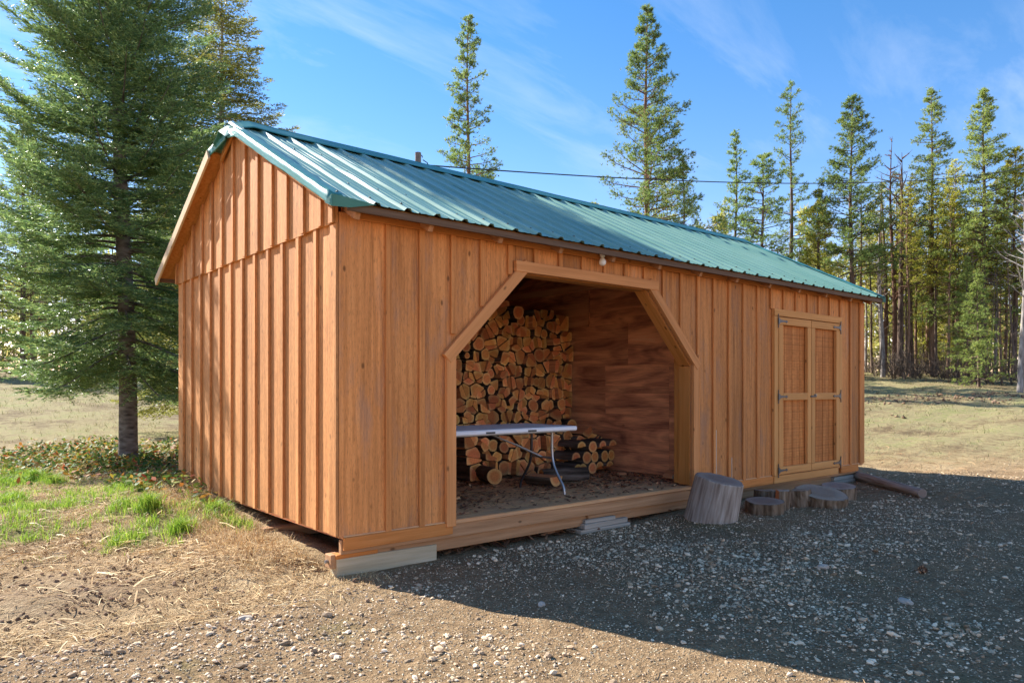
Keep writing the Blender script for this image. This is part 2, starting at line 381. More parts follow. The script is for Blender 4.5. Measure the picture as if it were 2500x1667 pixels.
def mat_cut(name, heart, sap, weather=0.0, rings=95.0):
    """cut end grain: rings round the object's own axis, object colour red channel = radius in metres"""
    s = NT(name); s.coords(); tcn = s.n('ShaderNodeTexCoord'); v = tcn.outputs['Object']
    sp = s.n('ShaderNodeSeparateXYZ'); s.l(v, sp.inputs[0])
    wob = s.noise(v, 14, 2)
    r = s.math('SQRT', s.math('ADD', s.math('MULTIPLY', sp.outputs['X'], sp.outputs['X']), s.math('MULTIPLY', sp.outputs['Z'], sp.outputs['Z'])))
    r = s.math('ADD', r, s.math('MULTIPLY', s.math('SUBTRACT', wob, 0.5), 0.012))
    cs = s.n('ShaderNodeSeparateColor'); s.l(s.ocol, cs.inputs[0])
    rr = s.math('DIVIDE', r, cs.outputs[0])
    ring = s.math('ADD', s.math('MULTIPLY', s.math('SINE', s.math('MULTIPLY', r, rings * 6.283)), 0.5), 0.5)
    c = s.ramp(rr, [(0.0, heart), (0.52, tuple(h * 0.9 for h in heart)), (0.80, sap), (0.93, sap), (0.99, (0.30, 0.18, 0.10)), (1.0, (0.2, 0.12, 0.075))])
    c = s.mix(s.math('MULTIPLY', ring, 0.14), c, tuple(h * 0.45 for h in heart))
    fine = s.noise(v, 70, 4, 0.65)
    c = s.mix(s.math('MULTIPLY', s.ramp(fine, [(0.45, 0.0), (0.7, 1.0)]), 0.5), c, tuple(h * 0.4 for h in heart))
    if weather: c = s.mix(s.math('MULTIPLY', s.ramp(s.noise(v, 9, 4, 0.6), [(0.3, 0.5), (0.65, 1.0)]), weather), c, (0.30, 0.27, 0.245))
    hs = s.n('ShaderNodeHueSaturation'); s.l(c, hs.inputs['Color'])
    mr = s.n('ShaderNodeMapRange'); s.l(s.rnd, mr.inputs[0]); mr.inputs[3].default_value = 0.52; mr.inputs[4].default_value = 1.22; s.l(mr.outputs[0], hs.inputs['Value'])
    mr2 = s.n('ShaderNodeMapRange'); s.l(s.math('FRACT', s.math('MULTIPLY', s.rnd, 7.31)), mr2.inputs[0]); mr2.inputs[3].default_value = 0.485; mr2.inputs[4].default_value = 0.515
    s.l(mr2.outputs[0], hs.inputs['Hue'])
    s.bump(fine, 0.4, 0.004)
    return s.done(hs.outputs[0], 0.8, 0.2)
MAT['cut'] = mat_cut('cut firewood end', (0.90, 0.345, 0.11), (0.95, 0.55, 0.20))
MAT['cut_grey'] = mat_cut('weathered cut end', (0.36, 0.23, 0.13), (0.50, 0.38, 0.25), 0.6, 70)
MAT['cut_pale'] = mat_cut('pale cut end', (0.52, 0.32, 0.16), (0.66, 0.48, 0.28), 0.15, 80)
MAT['split'] = wood('split firewood face', (0.414, 0.171, 0.076), (0.635, 0.291, 0.133), (0.828, 0.45, 0.228), var=0.2, axis=1, knots=False, bump=0.8)

def leafy(name, stops, trans=0.35, rough=0.5, spec=0.35, obj_var=0.0, nscale=0.0):
    """foliage: colour by random per leaf, part of the light passes through"""
    s = NT(name); geo = s.n('ShaderNodeNewGeometry'); f = geo.outputs['Random Per Island']
    if nscale:
        v = s.coords(False); f = s.math('ADD', s.math('MULTIPLY', f, 0.6), s.math('MULTIPLY', s.noise(v, nscale, 3), 0.5), True)
    c = s.ramp(f, stops)
    if obj_var:
        oi = s.n('ShaderNodeObjectInfo'); hs = s.n('ShaderNodeHueSaturation'); s.l(c, hs.inputs['Color'])
        mr = s.n('ShaderNodeMapRange'); s.l(oi.outputs['Random'], mr.inputs[0]); mr.inputs[3].default_value = 1 - obj_var; mr.inputs[4].default_value = 1 + obj_var; s.l(mr.outputs[0], hs.inputs['Value'])
        c = hs.outputs[0]
    s.done(c, rough, spec)
    tr = s.n('ShaderNodeBsdfTranslucent'); s.l(c, tr.inputs['Color'])
    mx = s.n('ShaderNodeMixShader'); mx.inputs[0].default_value = trans; s.l(s.b.outputs[0], mx.inputs[1]); s.l(tr.outputs[0], mx.inputs[2]); s.l(mx.outputs[0], s.out.inputs[0])
    return s.m
MAT['fir'] = leafy('fir needles', [(0.0, (0.046, 0.090, 0.042)), (0.35, (0.112, 0.197, 0.069)), (0.65, (0.231, 0.339, 0.104)), (0.85, (0.414, 0.518, 0.180)), (1.0, (0.670, 0.738, 0.332))], 0.5, 0.38, 0.5, 0, 4.5)
MAT['larch'] = leafy('yellow green needles', [(0.0, (0.11, 0.13, 0.028)), (0.5, (0.25, 0.255, 0.05)), (1.0, (0.46, 0.42, 0.10))], 0.5, 0.5, 0.3, 0, 2.0)
MAT['pine'] = leafy('pine needles', [(0.0, (0.096, 0.184, 0.062)), (0.5, (0.206, 0.308, 0.087)), (0.85, (0.396, 0.445, 0.111)), (1.0, (0.633, 0.553, 0.145))], 0.58, 0.5, 0.35, 0.15, 0.5)
MAT['pine_yellow'] = leafy('yellow pine needles', [(0.0, (0.199, 0.258, 0.051)), (0.5, (0.462, 0.468, 0.073)), (1.0, (0.858, 0.726, 0.125))], 0.66, 0.5, 0.3, 0.15, 0.5)
MAT['bgfir'] = leafy('background fir needles', [(0.0, (0.122, 0.196, 0.060)), (0.5, (0.258, 0.341, 0.089)), (1.0, (0.515, 0.524, 0.139))], 0.58, 0.5, 0.3, 0.15, 0.5)
MAT['wood_far'] = leafy('far wood foliage', [(0.0, (0.144, 0.175, 0.056)), (0.35, (0.314, 0.339, 0.090)), (0.7, (0.523, 0.477, 0.151)), (1.0, (0.733, 0.552, 0.240))], 0.66, 0.6, 0.2, 0, 0.12)
MAT['redtwig'] = simple('dead reddish twig', (0.15, 0.085, 0.06), 0.9, 0.1, 0, 3, 0.3)
MAT['twig'] = simple('grey brown twig', (0.14, 0.105, 0.08), 0.9, 0.1, 0, 3, 0.35)
MAT['grass_green'] = leafy('fresh green grass', [(0.0, (0.115, 0.222, 0.025)), (0.6, (0.263, 0.429, 0.043)), (1.0, (0.493, 0.572, 0.100))], 0.45, 0.5, 0.3)
MAT['grass_field'] = leafy('field grass', [(0.0, (0.102, 0.128, 0.034)), (0.35, (0.204, 0.204, 0.072)), (0.65, (0.367, 0.306, 0.154)), (1.0, (0.530, 0.439, 0.259))], 0.35, 0.7, 0.2)
MAT['straw'] = leafy('straw litter', [(0.0, (0.229, 0.136, 0.062)), (0.4, (0.490, 0.319, 0.153)), (0.75, (0.751, 0.560, 0.291)), (1.0, (1.045, 0.848, 0.497))], 0.15, 0.7, 0.2)
MAT['needles'] = leafy('fallen pine needles', [(0.0, (0.111, 0.055, 0.026)), (0.5, (0.286, 0.150, 0.068)), (1.0, (0.546, 0.364, 0.195))], 0.1, 0.7, 0.2)
MAT['leaves'] = leafy('creeping leaves', [(0.0, (0.045, 0.098, 0.028)), (0.4, (0.122, 0.204, 0.040)), (0.66, (0.325, 0.341, 0.055)), (0.82, (0.488, 0.269, 0.047)), (1.0, (0.390, 0.081, 0.035))], 0.3, 0.6, 0.15)
MAT['chips'] = leafy('bark chips', [(0.0, (0.075, 0.036, 0.021)), (0.5, (0.229, 0.109, 0.057)), (0.85, (0.458, 0.228, 0.118)), (1.0, (1.130, 0.615, 0.284))], 0.0, 0.8, 0.2)
MAT['gravel'] = leafy('crushed stone', [(0.0, (0.239, 0.160, 0.091)), (0.35, (0.448, 0.318, 0.194)), (0.7, (0.688, 0.516, 0.334)), (1.0, (1.024, 0.789, 0.533))], 0.0, 0.75, 0.3)
MAT['stone'] = simple('pale stone', (0.46, 0.39, 0.31), 0.8, 0.3, 0, 30, 0.3)
MAT['soil_clod'] = leafy('soil clods', [(0.0, (0.111, 0.067, 0.044)), (0.6, (0.244, 0.157, 0.099)), (1.0, (0.415, 0.270, 0.176))], 0.0, 0.95, 0.1)

# ------------------------------------------------------------------ the ground
def dfw(X, Y): return (X - CAM[0]) * 0.6388 + (Y - CAM[1]) * 0.7694     # metres up the rising field
def ground_base(X, Y):
    X = np.asarray(X, float); Y = np.asarray(Y, float); d = dfw(X, Y)
    z = -0.185 + 0.20 * sstep((Y - 0.6) / 2.6) * sstep((3.5 - X) / 3.0)
    z = z + 0.095 * sstep((Y + 0.05) / 0.65) * sstep((4.5 - Y) / 1.5) * sstep((0.5 - X) / 0.4) * sstep((X + 1.1) / 0.7)
    z = z + 0.05 * sstep((X - 2.4) / 1.6) * sstep((1.8 - Y) / 1.2)
    far = np.where(d > 36, 0.082 * 25.0 + 0.022 * (d - 36), 0.082 * np.log1p(np.exp(np.clip((d - 11.0) * 1.3, -30, 60))) / 1.3)
    z = z + np.where(d > 80, far, far)
    return z
def ground_z(X, Y):
    X = np.asarray(X, float); Y = np.asarray(Y, float)
    n = (fbm(X, Y, 0.9, 4) - 0.47) * 0.10
    lump = (fbm(X + 40, Y, 5.0, 3) - 0.44) * 0.045
    under = sstep((X + 0.25) / 0.3) * sstep((7.6 - X) / 0.3) * sstep((Y + 0.9) / 0.6)
    d = dfw(X, Y)
    return ground_base(X, Y) + n * (1 - 0.75 * under) * (0.6 + 1.6 * sstep((d - 9) / 10)) + lump * (1 - 0.8 * under)
def soil_mound(X, Y):      # loose dug soil at the lower left
    return np.exp(-(((X + 1.45) / 0.55) ** 2 + ((Y - 0.55) / 0.55) ** 2))
def w_gravel(X, Y):
    d = dfw(X, Y); b = np.where(X < 0.25, 0.05 - 0.25 * np.clip(-X - 0.2, 0, 2) * 0.3, 0.7)
    g = sstep((b - Y) / 0.75 + (fbm(X, Y, 1.1, 3) - 0.45) * 1.2) * sstep((11.5 - d) / 2.2 + (fbm(X, Y, 0.5, 2) - 0.37) * 2)
    return g * (1 - 0.7 * soil_mound(X, Y))
def w_green(X, Y):
    blobs = [(-0.98, 5.2, .22, .5), (-0.92, 3.5, .26, .7), (-0.62, 3.3, .26, .6), (-0.75, 2.5, .32, .65), (-0.62, 1.75, .34, .5), (-0.85, 1.6, .3, .35), (-1.5, 2.2, .45, .35),
             (-1.55, 3.8, .3, .9), (-0.42, 2.0, .2, .4), (-0.16, 1.7, .10, .5), (-1.15, 2.8, .4, .5), (-1.3, 5.6, .3, .9)]
    g = 0
    for x, y, a, b in blobs: g = np.maximum(g, np.exp(-(((X - x) / a) ** 2 + ((Y - y) / b) ** 2)))
    return sstep((g - 0.20) * 1.6 + (fbm(X, Y, 3.0, 3) - 0.47) * 2.6)
def w_field(X, Y): return sstep((dfw(X, Y) - 10.0) / 3.0)

def warp_axis(lo, hi, c, fine, n_fine, grow):
    a = [c]; s = fine; k = 0
    while a[-1] < hi: k += 1; s = fine if k < n_fine else s * grow; a.append(a[-1] + s)
    b = [c]; s = fine; k = 0
    while b[-1] > lo: k += 1; s = fine if k < n_fine else s * grow; b.append(b[-1] - s)
    return np.array(b[::-1][:-1] + a)
gx = warp_axis(-420, 520, 1.8, 0.06, 75, 1.045); gy = warp_axis(-420, 520, -0.2, 0.06, 70, 1.045)
GX, GY = np.meshgrid(gx, gy, indexing='ij')
GZ = ground_z(GX, GY) + 0.07 * soil_mound(GX, GY) * (0.4 + 1.2 * fbm(GX, GY, 6, 3))
nx, ny = GX.shape
ii = np.arange(nx - 1)[:, None] * ny + np.arange(ny - 1)[None, :]
gq = np.stack([ii, ii + ny, ii + ny + 1, ii + 1], -1).reshape(-1, 4)
gme = np_mesh('ground', np.stack([GX, GY, GZ], -1).reshape(-1, 3), [gq], True)
zc = np.stack([w_gravel(GX, GY), w_green(GX, GY), w_field(GX, GY), soil_mound(GX, GY)], -1).reshape(-1, 4).astype(np.float32)
at_ = gme.attributes.new('zone', 'FLOAT_COLOR', 'POINT'); at_.data.foreach_set('color', zc.ravel())

def mat_ground():
    s = NT('bare ground'); v = s.coords(False)
    an = s.n('ShaderNodeAttribute', attribute_name='zone'); sc_ = s.n('ShaderNodeSeparateColor'); s.l(an.outputs['Color'], sc_.inputs[0])
    gr, gn, fd = sc_.outputs[0], sc_.outputs[1], sc_.outputs[2]; so_ = an.outputs['Alpha']
    n1 = s.noise(v, 2.2, 6, 0.6); n2 = s.noise(v, 14, 6, 0.65); n3 = s.noise(v, 70, 4, 0.7)
    soil = s.ramp(n2, [(0.3, (0.090, 0.061, 0.043)), (0.55, (0.190, 0.131, 0.090)), (0.75, (0.306, 0.226, 0.158))])
    litter = s.ramp(s.math('ADD', s.math('MULTIPLY', n3, 0.6), s.math('MULTIPLY', n1, 0.4)), [(0.35, (0.160, 0.101, 0.054)), (0.5, (0.385, 0.266, 0.143)), (0.68, (0.673, 0.515, 0.300))])
    gravel = s.ramp(s.math('ADD', s.math('MULTIPLY', n3, 0.55), s.math('MULTIPLY', n2, 0.45)), [(0.34, (0.135, 0.084, 0.044)), (0.52, (0.288, 0.189, 0.102)), (0.66, (0.461, 0.322, 0.184)), (0.78, (0.769, 0.626, 0.415))])
    peb = s.vor(v, 55.0); pebc = s.vor(v, 55.0, 'F1', 'Color'); psp = s.n('ShaderNodeSeparateColor'); s.l(pebc, psp.inputs[0])
    pm = s.math('MULTIPLY', s.ramp(peb, [(0.28, 1.0), (0.42, 0.0)]), s.ramp(psp.outputs[0], [(0.55, 0.0), (0.75, 1.0)]))
    gravel = s.mix(pm, gravel, s.ramp(psp.outputs[1], [(0.0, (0.233, 0.179, 0.110)), (1.0, (0.581, 0.496, 0.337))]))
    field = s.ramp(s.math('ADD', s.math('MULTIPLY', s.noise(v, 0.55, 5, 0.65), 0.45), s.math('MULTIPLY', s.noise(v, 4.5, 8, 0.78), 0.55)),
                   [(0.36, (0.102, 0.061, 0.038)), (0.44, (0.224, 0.164, 0.086)), (0.52, (0.347, 0.284, 0.144)), (0.60, (0.245, 0.244, 0.090)), (0.72, (0.408, 0.339, 0.189))])
    c = s.mix(gr, litter, gravel)
    c = s.mix(s.math('MULTIPLY', so_, 0.55), c, soil)
    c = s.mix(s.math('MULTIPLY', gn, 0.6), c, (0.085, 0.125, 0.024))
    c = s.mix(fd, c, field)
    h = s.math('ADD', s.math('ADD', s.math('MULTIPLY', n2, 0.6), s.math('MULTIPLY', n3, 0.25)), s.math('MULTIPLY', pm, 0.2))
    s.bump(h, 1.0, 0.055)
    return s.done(c, 0.95, 0.1)
g = link('ground', gme, None, mat_ground()); tag(g, kind='structure')

# ---- loose stuff on the ground
def pick(n, x0, x1, y0, y1, wf, rng):
    X = rng.uniform(x0, x1, n); Y = rng.uniform(y0, y1, n); k = rng.random(n) < wf(X, Y)
    return X[k], Y[k]
def in_shed(X, Y, m=0.0): return (X > -m) & (X < 7.32 + m) & (Y > 0.02 - m)  & (Y < 3.63 + m)
t_ = (1 + 5 ** 0.5) / 2
ICO_V = nrm(np.array([(-1, t_, 0), (1, t_, 0), (-1, -t_, 0), (1, -t_, 0), (0, -1, t_), (0, 1, t_), (0, -1, -t_), (0, 1, -t_), (t_, 0, -1), (t_, 0, 1), (-t_, 0, -1), (-t_, 0, 1)], float))
ICO_F = np.array([(0, 11, 5), (0, 5, 1), (0, 1, 7), (0, 7, 10), (0, 10, 11), (1, 5, 9), (5, 11, 4), (11, 10, 2), (10, 7, 6), (7, 1, 8), (3, 9, 4), (3, 4, 2), (3, 2, 6), (3, 6, 8), (3, 8, 9), (4, 9, 5), (2, 4, 11), (6, 2, 10), (8, 6, 7), (9, 8, 1)])
OCT_V = np.array([(1, 0, 0), (-1, 0, 0), (0, 1, 0), (0, -1, 0), (0, 0, 1), (0, 0, -1)], float)
OCT_F = np.array([(0, 2, 4), (2, 1, 4), (1, 3, 4), (3, 0, 4), (2, 0, 5), (1, 2, 5), (3, 1, 5), (0, 3, 5)])
def stones(acc, X, Y, size, rng, tv, tf, sink=0.25, flat=0.55):
    n = len(X)
    if n == 0: return
    J = tv[None] * (1 + rng.uniform(-0.28, 0.28, (n, len(tv), 1)))
    S = np.stack([rng.uniform(0.8, 1.35, n), rng.uniform(0.6, 1.0, n), rng.uniform(flat * 0.7, flat * 1.3, n)], -1) * size[:, None]
    P = J * S[:, None, :]
    a = rng.uniform(0, 6.283, n); b = rng.uniform(-0.35, 0.35, n)
    x = P[..., 0]; y = P[..., 1]; z = P[..., 2]
    x, z = x * np.cos(b)[:, None] - z * np.sin(b)[:, None], x * np.sin(b)[:, None] + z * np.cos(b)[:, None]
    x, y = x * np.cos(a)[:, None] - y * np.sin(a)[:, None], x * np.sin(a)[:, None] + y * np.cos(a)[:, None]
    V = np.stack([x + X[:, None], y + Y[:, None], z + (ground_z(X, Y) + 0.07 * soil_mound(X, Y) * 0.9 + size * flat * (0.75 - sink))[:, None]], -1)
    acc.add(V.reshape(-1, 3), T=(tf[None] + np.arange(n)[:, None, None] * len(tv)).reshape(-1, 3))
def patch(X, Y): return 0.15 + 1.5 * sstep((fbm(X, Y, 1.1, 4) - 0.38) * 4.5)
rs = np.random.default_rng(11)
acc = Acc()
near = lambda X, Y: w_gravel(X, Y) * patch(X, Y) * 0.5
X, Y = pick(42000, -2.6, 3.6, -3.9, 0.6, near, rs); k = ~in_shed(X, Y, .05); X, Y = X[k], Y[k]
sz = np.clip(0.0058 * np.exp(rs.normal(0, 0.52, len(X))), 0.003, 0.024); b_ = sz > 0.0085
stones(acc, X[b_], Y[b_], sz[b_], rs, ICO_V, ICO_F); stones(acc, X[~b_], Y[~b_], sz[~b_] * 1.15, rs, OCT_V, OCT_F)
X, Y = pick(36000, 1.5, 10.5, -4.2, 0.9, near, rs); k = ~in_shed(X, Y, .05); X, Y = X[k], Y[k]
sz = np.clip(0.0066 * np.exp(rs.normal(0, 0.47, len(X))), 0.0035, 0.024); b_ = sz > 0.0105
stones(acc, X[b_], Y[b_], sz[b_], rs, ICO_V, ICO_F); stones(acc, X[~b_], Y[~b_], sz[~b_] * 1.15, rs, OCT_V, OCT_F)
X, Y = pick(46000, -2.4, 5.5, -3.8, 0.7, lambda X, Y: w_gravel(X, Y) * 0.75, rs); k = ~in_shed(X, Y, .03); X, Y = X[k], Y[k]
stones(acc, X, Y, rs.uniform(0.0028, 0.0064, len(X)), rs, OCT_V, OCT_F, 0.1, 0.6)
tag(link('gravel', acc.mesh('gravel'), None, MAT['gravel']), 'pale crushed stone gravel scattered over the brown drive', 'gravel', kind='stuff')

acc = Acc()
X, Y = pick(9000, -2.7, 0.3, -0.6, 2.2, lambda X, Y: np.clip(soil_mound(X, Y) * 0.8 + 0.05 * (1 - w_green(X, Y)), 0, 1), rs); k = ~in_shed(X, Y, .05); X, Y = X[k], Y[k]
stones(acc, X, Y, np.clip(0.0062 * np.exp(rs.normal(0, 0.5, len(X))), 0.003, 0.02), rs, ICO_V, ICO_F, 0.2, 0.75)
X, Y = pick(9000, 8, 34, 0, 14, lambda X, Y: w_field(X, Y) * sstep((fbm(X, Y, 0.35, 3) - 0.55) * 9), rs)
stones(acc, X, Y, rs.uniform(0.015, 0.06, len(X)), rs, ICO_V, ICO_F, 0.2, 0.6)
tag(link('soil_clods', acc.mesh('soil_clods'), None, MAT['soil_clod']), 'crumbly dark soil clods in turned patches of ground', 'soil', kind='stuff')

def blades(acc, X, Y, h, wd, lean, rng, seg=2, zoff=0.0):
    n = len(X)
    if n == 0: return
    z = ground_z(X, Y) + 0.03 * soil_mound(X, Y) + zoff
    a = rng.uniform(0, 6.283, n); ln = lean * rng.uniform(0.3, 1.4, n) * h
    D = np.stack([np.cos(a), np.sin(a), np.zeros(n)], -1); f = rng.uniform(0, 6.283, n); S = np.stack([np.cos(f), np.sin(f), np.zeros(n)], -1) * (wd / 2)[:, None]
    B = np.stack([X, Y, z - 0.01], -1); up = np.array([0, 0, 1.0])
    M = B + D * (ln * 0.32)[:, None] + up * (h * 0.6)[:, None]; T = B + D * ln[:, None] + up * (h * np.clip(1 - 0.28 * lean, 0.3, 1))[:, None]
    V = np.stack([B - S, B + S, M + S * 0.7, M - S * 0.7, T], 1)
    i = np.arange(n)[:, None] * 5
    acc.add(V.reshape(-1, 3), T=i + np.array([[3, 2, 4]]), Q=None); acc.Q.append((i + np.array([[0, 1, 2, 3]])) + acc.n - len(V) * 5)
def tuftify(X, Y, k, sp, rng):
    return np.repeat(X, k) + rng.normal(0, sp, len(X) * k), np.repeat(Y, k) + rng.normal(0, sp, len(Y) * k)
acc = Acc()
X, Y = pick(7600, -2.6, 0.1, 1.0, 7.0, lambda X, Y: w_green(X, Y) * (0.25 + 0.75 * sstep((fbm(X, Y, 4, 2) - 0.33) * 5)), rs); X, Y = tuftify(X, Y, 14, 0.022, rs); k = ~in_shed(X, Y, .03); X, Y = X[k], Y[k]
blades(acc, X, Y, rs.uniform(0.035, 0.12, len(X)), rs.uniform(0.003, 0.006, len(X)), 0.55, rs)
X, Y = pick(5200, -2.6, 0.1, 1.3, 8.5, lambda X, Y: 0.16 + 0.75 * sstep((fbm(X + 9, Y, 2.2, 3) - 0.42) * 5) * sstep((Y - 1.2) / 1.0), rs); X, Y = tuftify(X, Y, 7, 0.03, rs); k = ~in_shed(X, Y, .03); X, Y = X[k], Y[k]
blades(acc, X, Y, rs.uniform(0.02, 0.065, len(X)), rs.uniform(0.003, 0.006, len(X)), 0.8, rs)
tag(link('green_grass', acc.mesh('green_grass'), None, MAT['grass_green']), 'fresh bright green grass growing left of the shed', 'grass', kind='stuff')
for i, (x, y, hh, nb, lab) in enumerate([(-1.06, 5.35, 0.19, 420, 'spiky green grass tuft left of the fir trunk, farther one'), (-0.93, 4.75, 0.17, 380, 'round green grass tuft between the fir and the far tuft'),
                                    (-0.60, 2.25, 0.22, 620, 'dense dark green grass clump near the shed gable'), (-0.55, 1.52, 0.17, 420, 'pale green grass clump at the edge of the straw'),
                                    (-0.17, 1.9, 0.16, 260, 'thin green grass tuft against the shed wall')]):
    a = Acc(); r = np.abs(rs.normal(0, 0.06, nb)); t = rs.uniform(0, 6.283, nb)
    blades(a, x + r * np.cos(t), y + r * np.sin(t), rs.uniform(0.4, 1.0, nb) * hh, rs.uniform(0.003, 0.0065, nb), 0.6, rs)
    tag(link('grass_tuft', a.mesh('grass_tuft'), None, MAT['grass_green']), lab, 'grass tuft', 'green grass tufts')

acc = Acc()       # straw-coloured blades standing and lying
wst = lambda X, Y: np.clip((1 - w_gravel(X, Y)) * (1 - 0.55 * w_green(X, Y)) * (1 - 0.5 * soil_mound(X, Y)) * 0.95, 0, 1)
X, Y = pick(20000, -2.8, 0.4, -0.3, 8.5, wst, rs); X, Y = tuftify(X, Y, 3, 0.03, rs); k = ~in_shed(X, Y, .02); X, Y = X[k], Y[k]
blades(acc, X, Y, rs.uniform(0.015, 0.05, len(X)), rs.uniform(0.002, 0.0045, len(X)), 2.2, rs, zoff=0.01)
X, Y = pick(1500, -0.5, 0.12, 0.3, 3.7, lambda X, Y: np.where(in_shed(X, Y, 0.0), 0, 0.7), rs); X, Y = tuftify(X, Y, 4, 0.025, rs)
blades(acc, X, Y, rs.uniform(0.04, 0.14, len(X)), rs.uniform(0.002, 0.004, len(X)), 0.9, rs)
X, Y = pick(500, 2.4, 8.6, 0.1, 0.8, lambda X, Y: 0.5 + 0 * X, rs)
blades(acc, X, Y, rs.uniform(0.02, 0.06, len(X)), rs.uniform(0.002, 0.004, len(X)), 1.5, rs)
tag(link('straw_litter', acc.mesh('straw_litter'), None, MAT['straw']), 'dry straw and dead grass matted beside the shed', 'straw', kind='stuff')

def sticks(acc, X, Y, L, wd, rng, zo=0.012):
    n = len(X); a = rng.uniform(0, 6.283, n); D = np.stack([np.cos(a), np.sin(a), rng.normal(0, 0.10, n)], -1) * L[:, None] / 2
    S = np.stack([-np.sin(a), np.cos(a), rng.normal(0, 0.4, n)], -1) * (wd / 2)[:, None]
    C = np.stack([X, Y, ground_z(X, Y) + 0.06 * soil_mound(X, Y) + zo], -1); Bn = np.stack([np.zeros(n), np.zeros(n), rng.uniform(0, 0.12, n) * L], -1)
    V = np.stack([C - D - S, C - D + S, C + S + Bn, C - S + Bn, C + D + S, C + D - S], 1); i = np.arange(n)[:, None] * 6
    acc.add(V.reshape(-1, 3), Q=np.concatenate([i + [[0, 1, 2, 3]], i + [[3, 2, 4, 5]]]))
acc = Acc()
X, Y = pick(26000, -2.6, 6.5, -4.0, 2.6, lambda X, Y: (0.28 + 0.55 * (1 - w_gravel(X, Y))) * (0.3 + 1.2 * sstep((fbm(X, Y, 1.3, 3) - 0.36) * 4)) * (1 - 0.7 * w_green(X, Y)), rs); k = ~in_shed(X, Y, .02); X, Y = X[k], Y[k]
sticks(acc, X, Y, rs.uniform(0.03, 0.11, len(X)), rs.uniform(0.0012, 0.0028, len(X)), rs)
X, Y = pick(7000, 6, 16, -4, 3.5, lambda X, Y: 0.8 * sstep((14 - X) / 5), rs); k = ~in_shed(X, Y, .02); X, Y = X[k], Y[k]
sticks(acc, X, Y, rs.uniform(0.06, 0.2, len(X)), rs.uniform(0.003, 0.006, len(X)), rs)
tag(link('fallen_needles', acc.mesh('fallen_needles'), None, MAT['needles']), 'brown fallen pine needles strewn over the drive', 'pine needles', kind='stuff')
acc = Acc()
X, Y = pick(15000, -2.6, 0.35, -0.5, 4.0, lambda X, Y: np.clip(wst(X, Y) * (0.25 + 1.1 * sstep((fbm(X, Y, 2.0, 3) - 0.36) * 4)), 0, 1), rs); k = ~in_shed(X, Y, .02); X, Y = X[k], Y[k]
sticks(acc, X, Y, rs.uniform(0.03, 0.13, len(X)), rs.uniform(0.0022, 0.0048, len(X)), rs, 0.016)
X, Y = pick(130, -1.8, 0.1, 0.2, 2.4, lambda X, Y: 0.9 + 0 * X, rs)
sticks(acc, X, Y, rs.uniform(0.08, 0.26, len(X)), rs.uniform(0.004, 0.010, len(X)), rs, 0.025)
tag(link('dry_stalks', acc.mesh('dry_stalks'), None, MAT['straw']), 'long pale dry stalks lying on the straw', 'stalks', kind='stuff')

acc = Acc()       # leafy creeping cover round the fir and along the gable
def leaves(acc, X, Y, size, rng, zmin=0.01, zmax=0.1):
    n = len(X); z = ground_z(X, Y) + rng.uniform(zmin, zmax, n); a = rng.uniform(0, 6.283, n); ti = rng.normal(0, 0.45, n); t2 = rng.normal(0, 0.45, n)
    D = np.stack([np.cos(a), np.sin(a), ti], -1); S = np.stack([-np.sin(a), np.cos(a), t2], -1); C = np.stack([X, Y, z], -1)
    s = size[:, None]
    V = np.stack([C - D * s, C - D * s * .25 + S * s * .55, C + D * s * .45 + S * s * .42, C + D * s * 1.1, C + D * s * .45 - S * s * .42, C - D * s * .25 - S * s * .55], 1)
    i = np.arange(n)[:, None] * 6
    acc.add(V.reshape(-1, 3), Q=np.concatenate([i + [[0, 1, 2, 3]], i + [[0, 3, 4, 5]]]))
def w_ivy(X, Y):
    g = np.maximum(np.exp(-(((X + 0.25) / 0.42) ** 2 + ((Y - 3.6) / 0.85) ** 2)), np.exp(-(((X + 0.3) / 1.9) ** 2 + ((Y - 7.2) / 2.3) ** 2)))
    g = np.maximum(g, 0.6 * np.exp(-(((X + 0.16) / 0.12) ** 2 + ((Y - 2.4) / 0.5) ** 2)))
    return sstep((g - 0.22) * 1.7 + (fbm(X, Y, 2.2, 3) - 0.45) * 1.2)
X, Y = pick(36000, -2.9, 2.6, 2.0, 11.0, w_ivy, rs); k = ~in_shed(X, Y, .02); X, Y = X[k], Y[k]
leaves(acc, X, Y, rs.uniform(0.014, 0.040, len(X)), rs, 0.01, 0.13)
tag(link('creeping_leaves', acc.mesh('creeping_leaves'), None, MAT['leaves']), 'glossy green, yellow and red creeping leaves below the fir', 'ground cover', kind='stuff')

acc = Acc()       # the field
def pickfield(n, dmin, dmax, rng):
    d = np.sqrt(rng.uniform(dmin ** 2, dmax ** 2, n)); th = rng.uniform(-0.86, 0.80, n)   # fan round the uphill direction
    dirx = 0.6388 * np.cos(th) + 0.7694 * np.sin(th); diry = 0.7694 * np.cos(th) - 0.6388 * np.sin(th)
    return CAM[0] + d * dirx / np.maximum(np.cos(th), .4), CAM[1] + d * diry / np.maximum(np.cos(th), .4)
X, Y = pickfield(17000, 9.5, 40, rs); k = (rs.random(len(X)) < w_field(X, Y) * (0.35 + 0.9 * sstep((fbm(X, Y, 0.4, 3) - 0.33) * 4))) & ~in_shed(X, Y, .1)
X, Y = tuftify(X[k], Y[k], 5, 0.06, rs); d = dfw(X, Y)
blades(acc, X, Y, rs.uniform(0.03, 0.13, len(X)), rs.uniform(0.006, 0.014, len(X)) * np.clip(d / 18, .7, 2), 1.1, rs)
tag(link('field_grass', acc.mesh('field_grass'), None, MAT['grass_field']), 'short tan and green grass over the rising field', 'grass', kind='stuff')

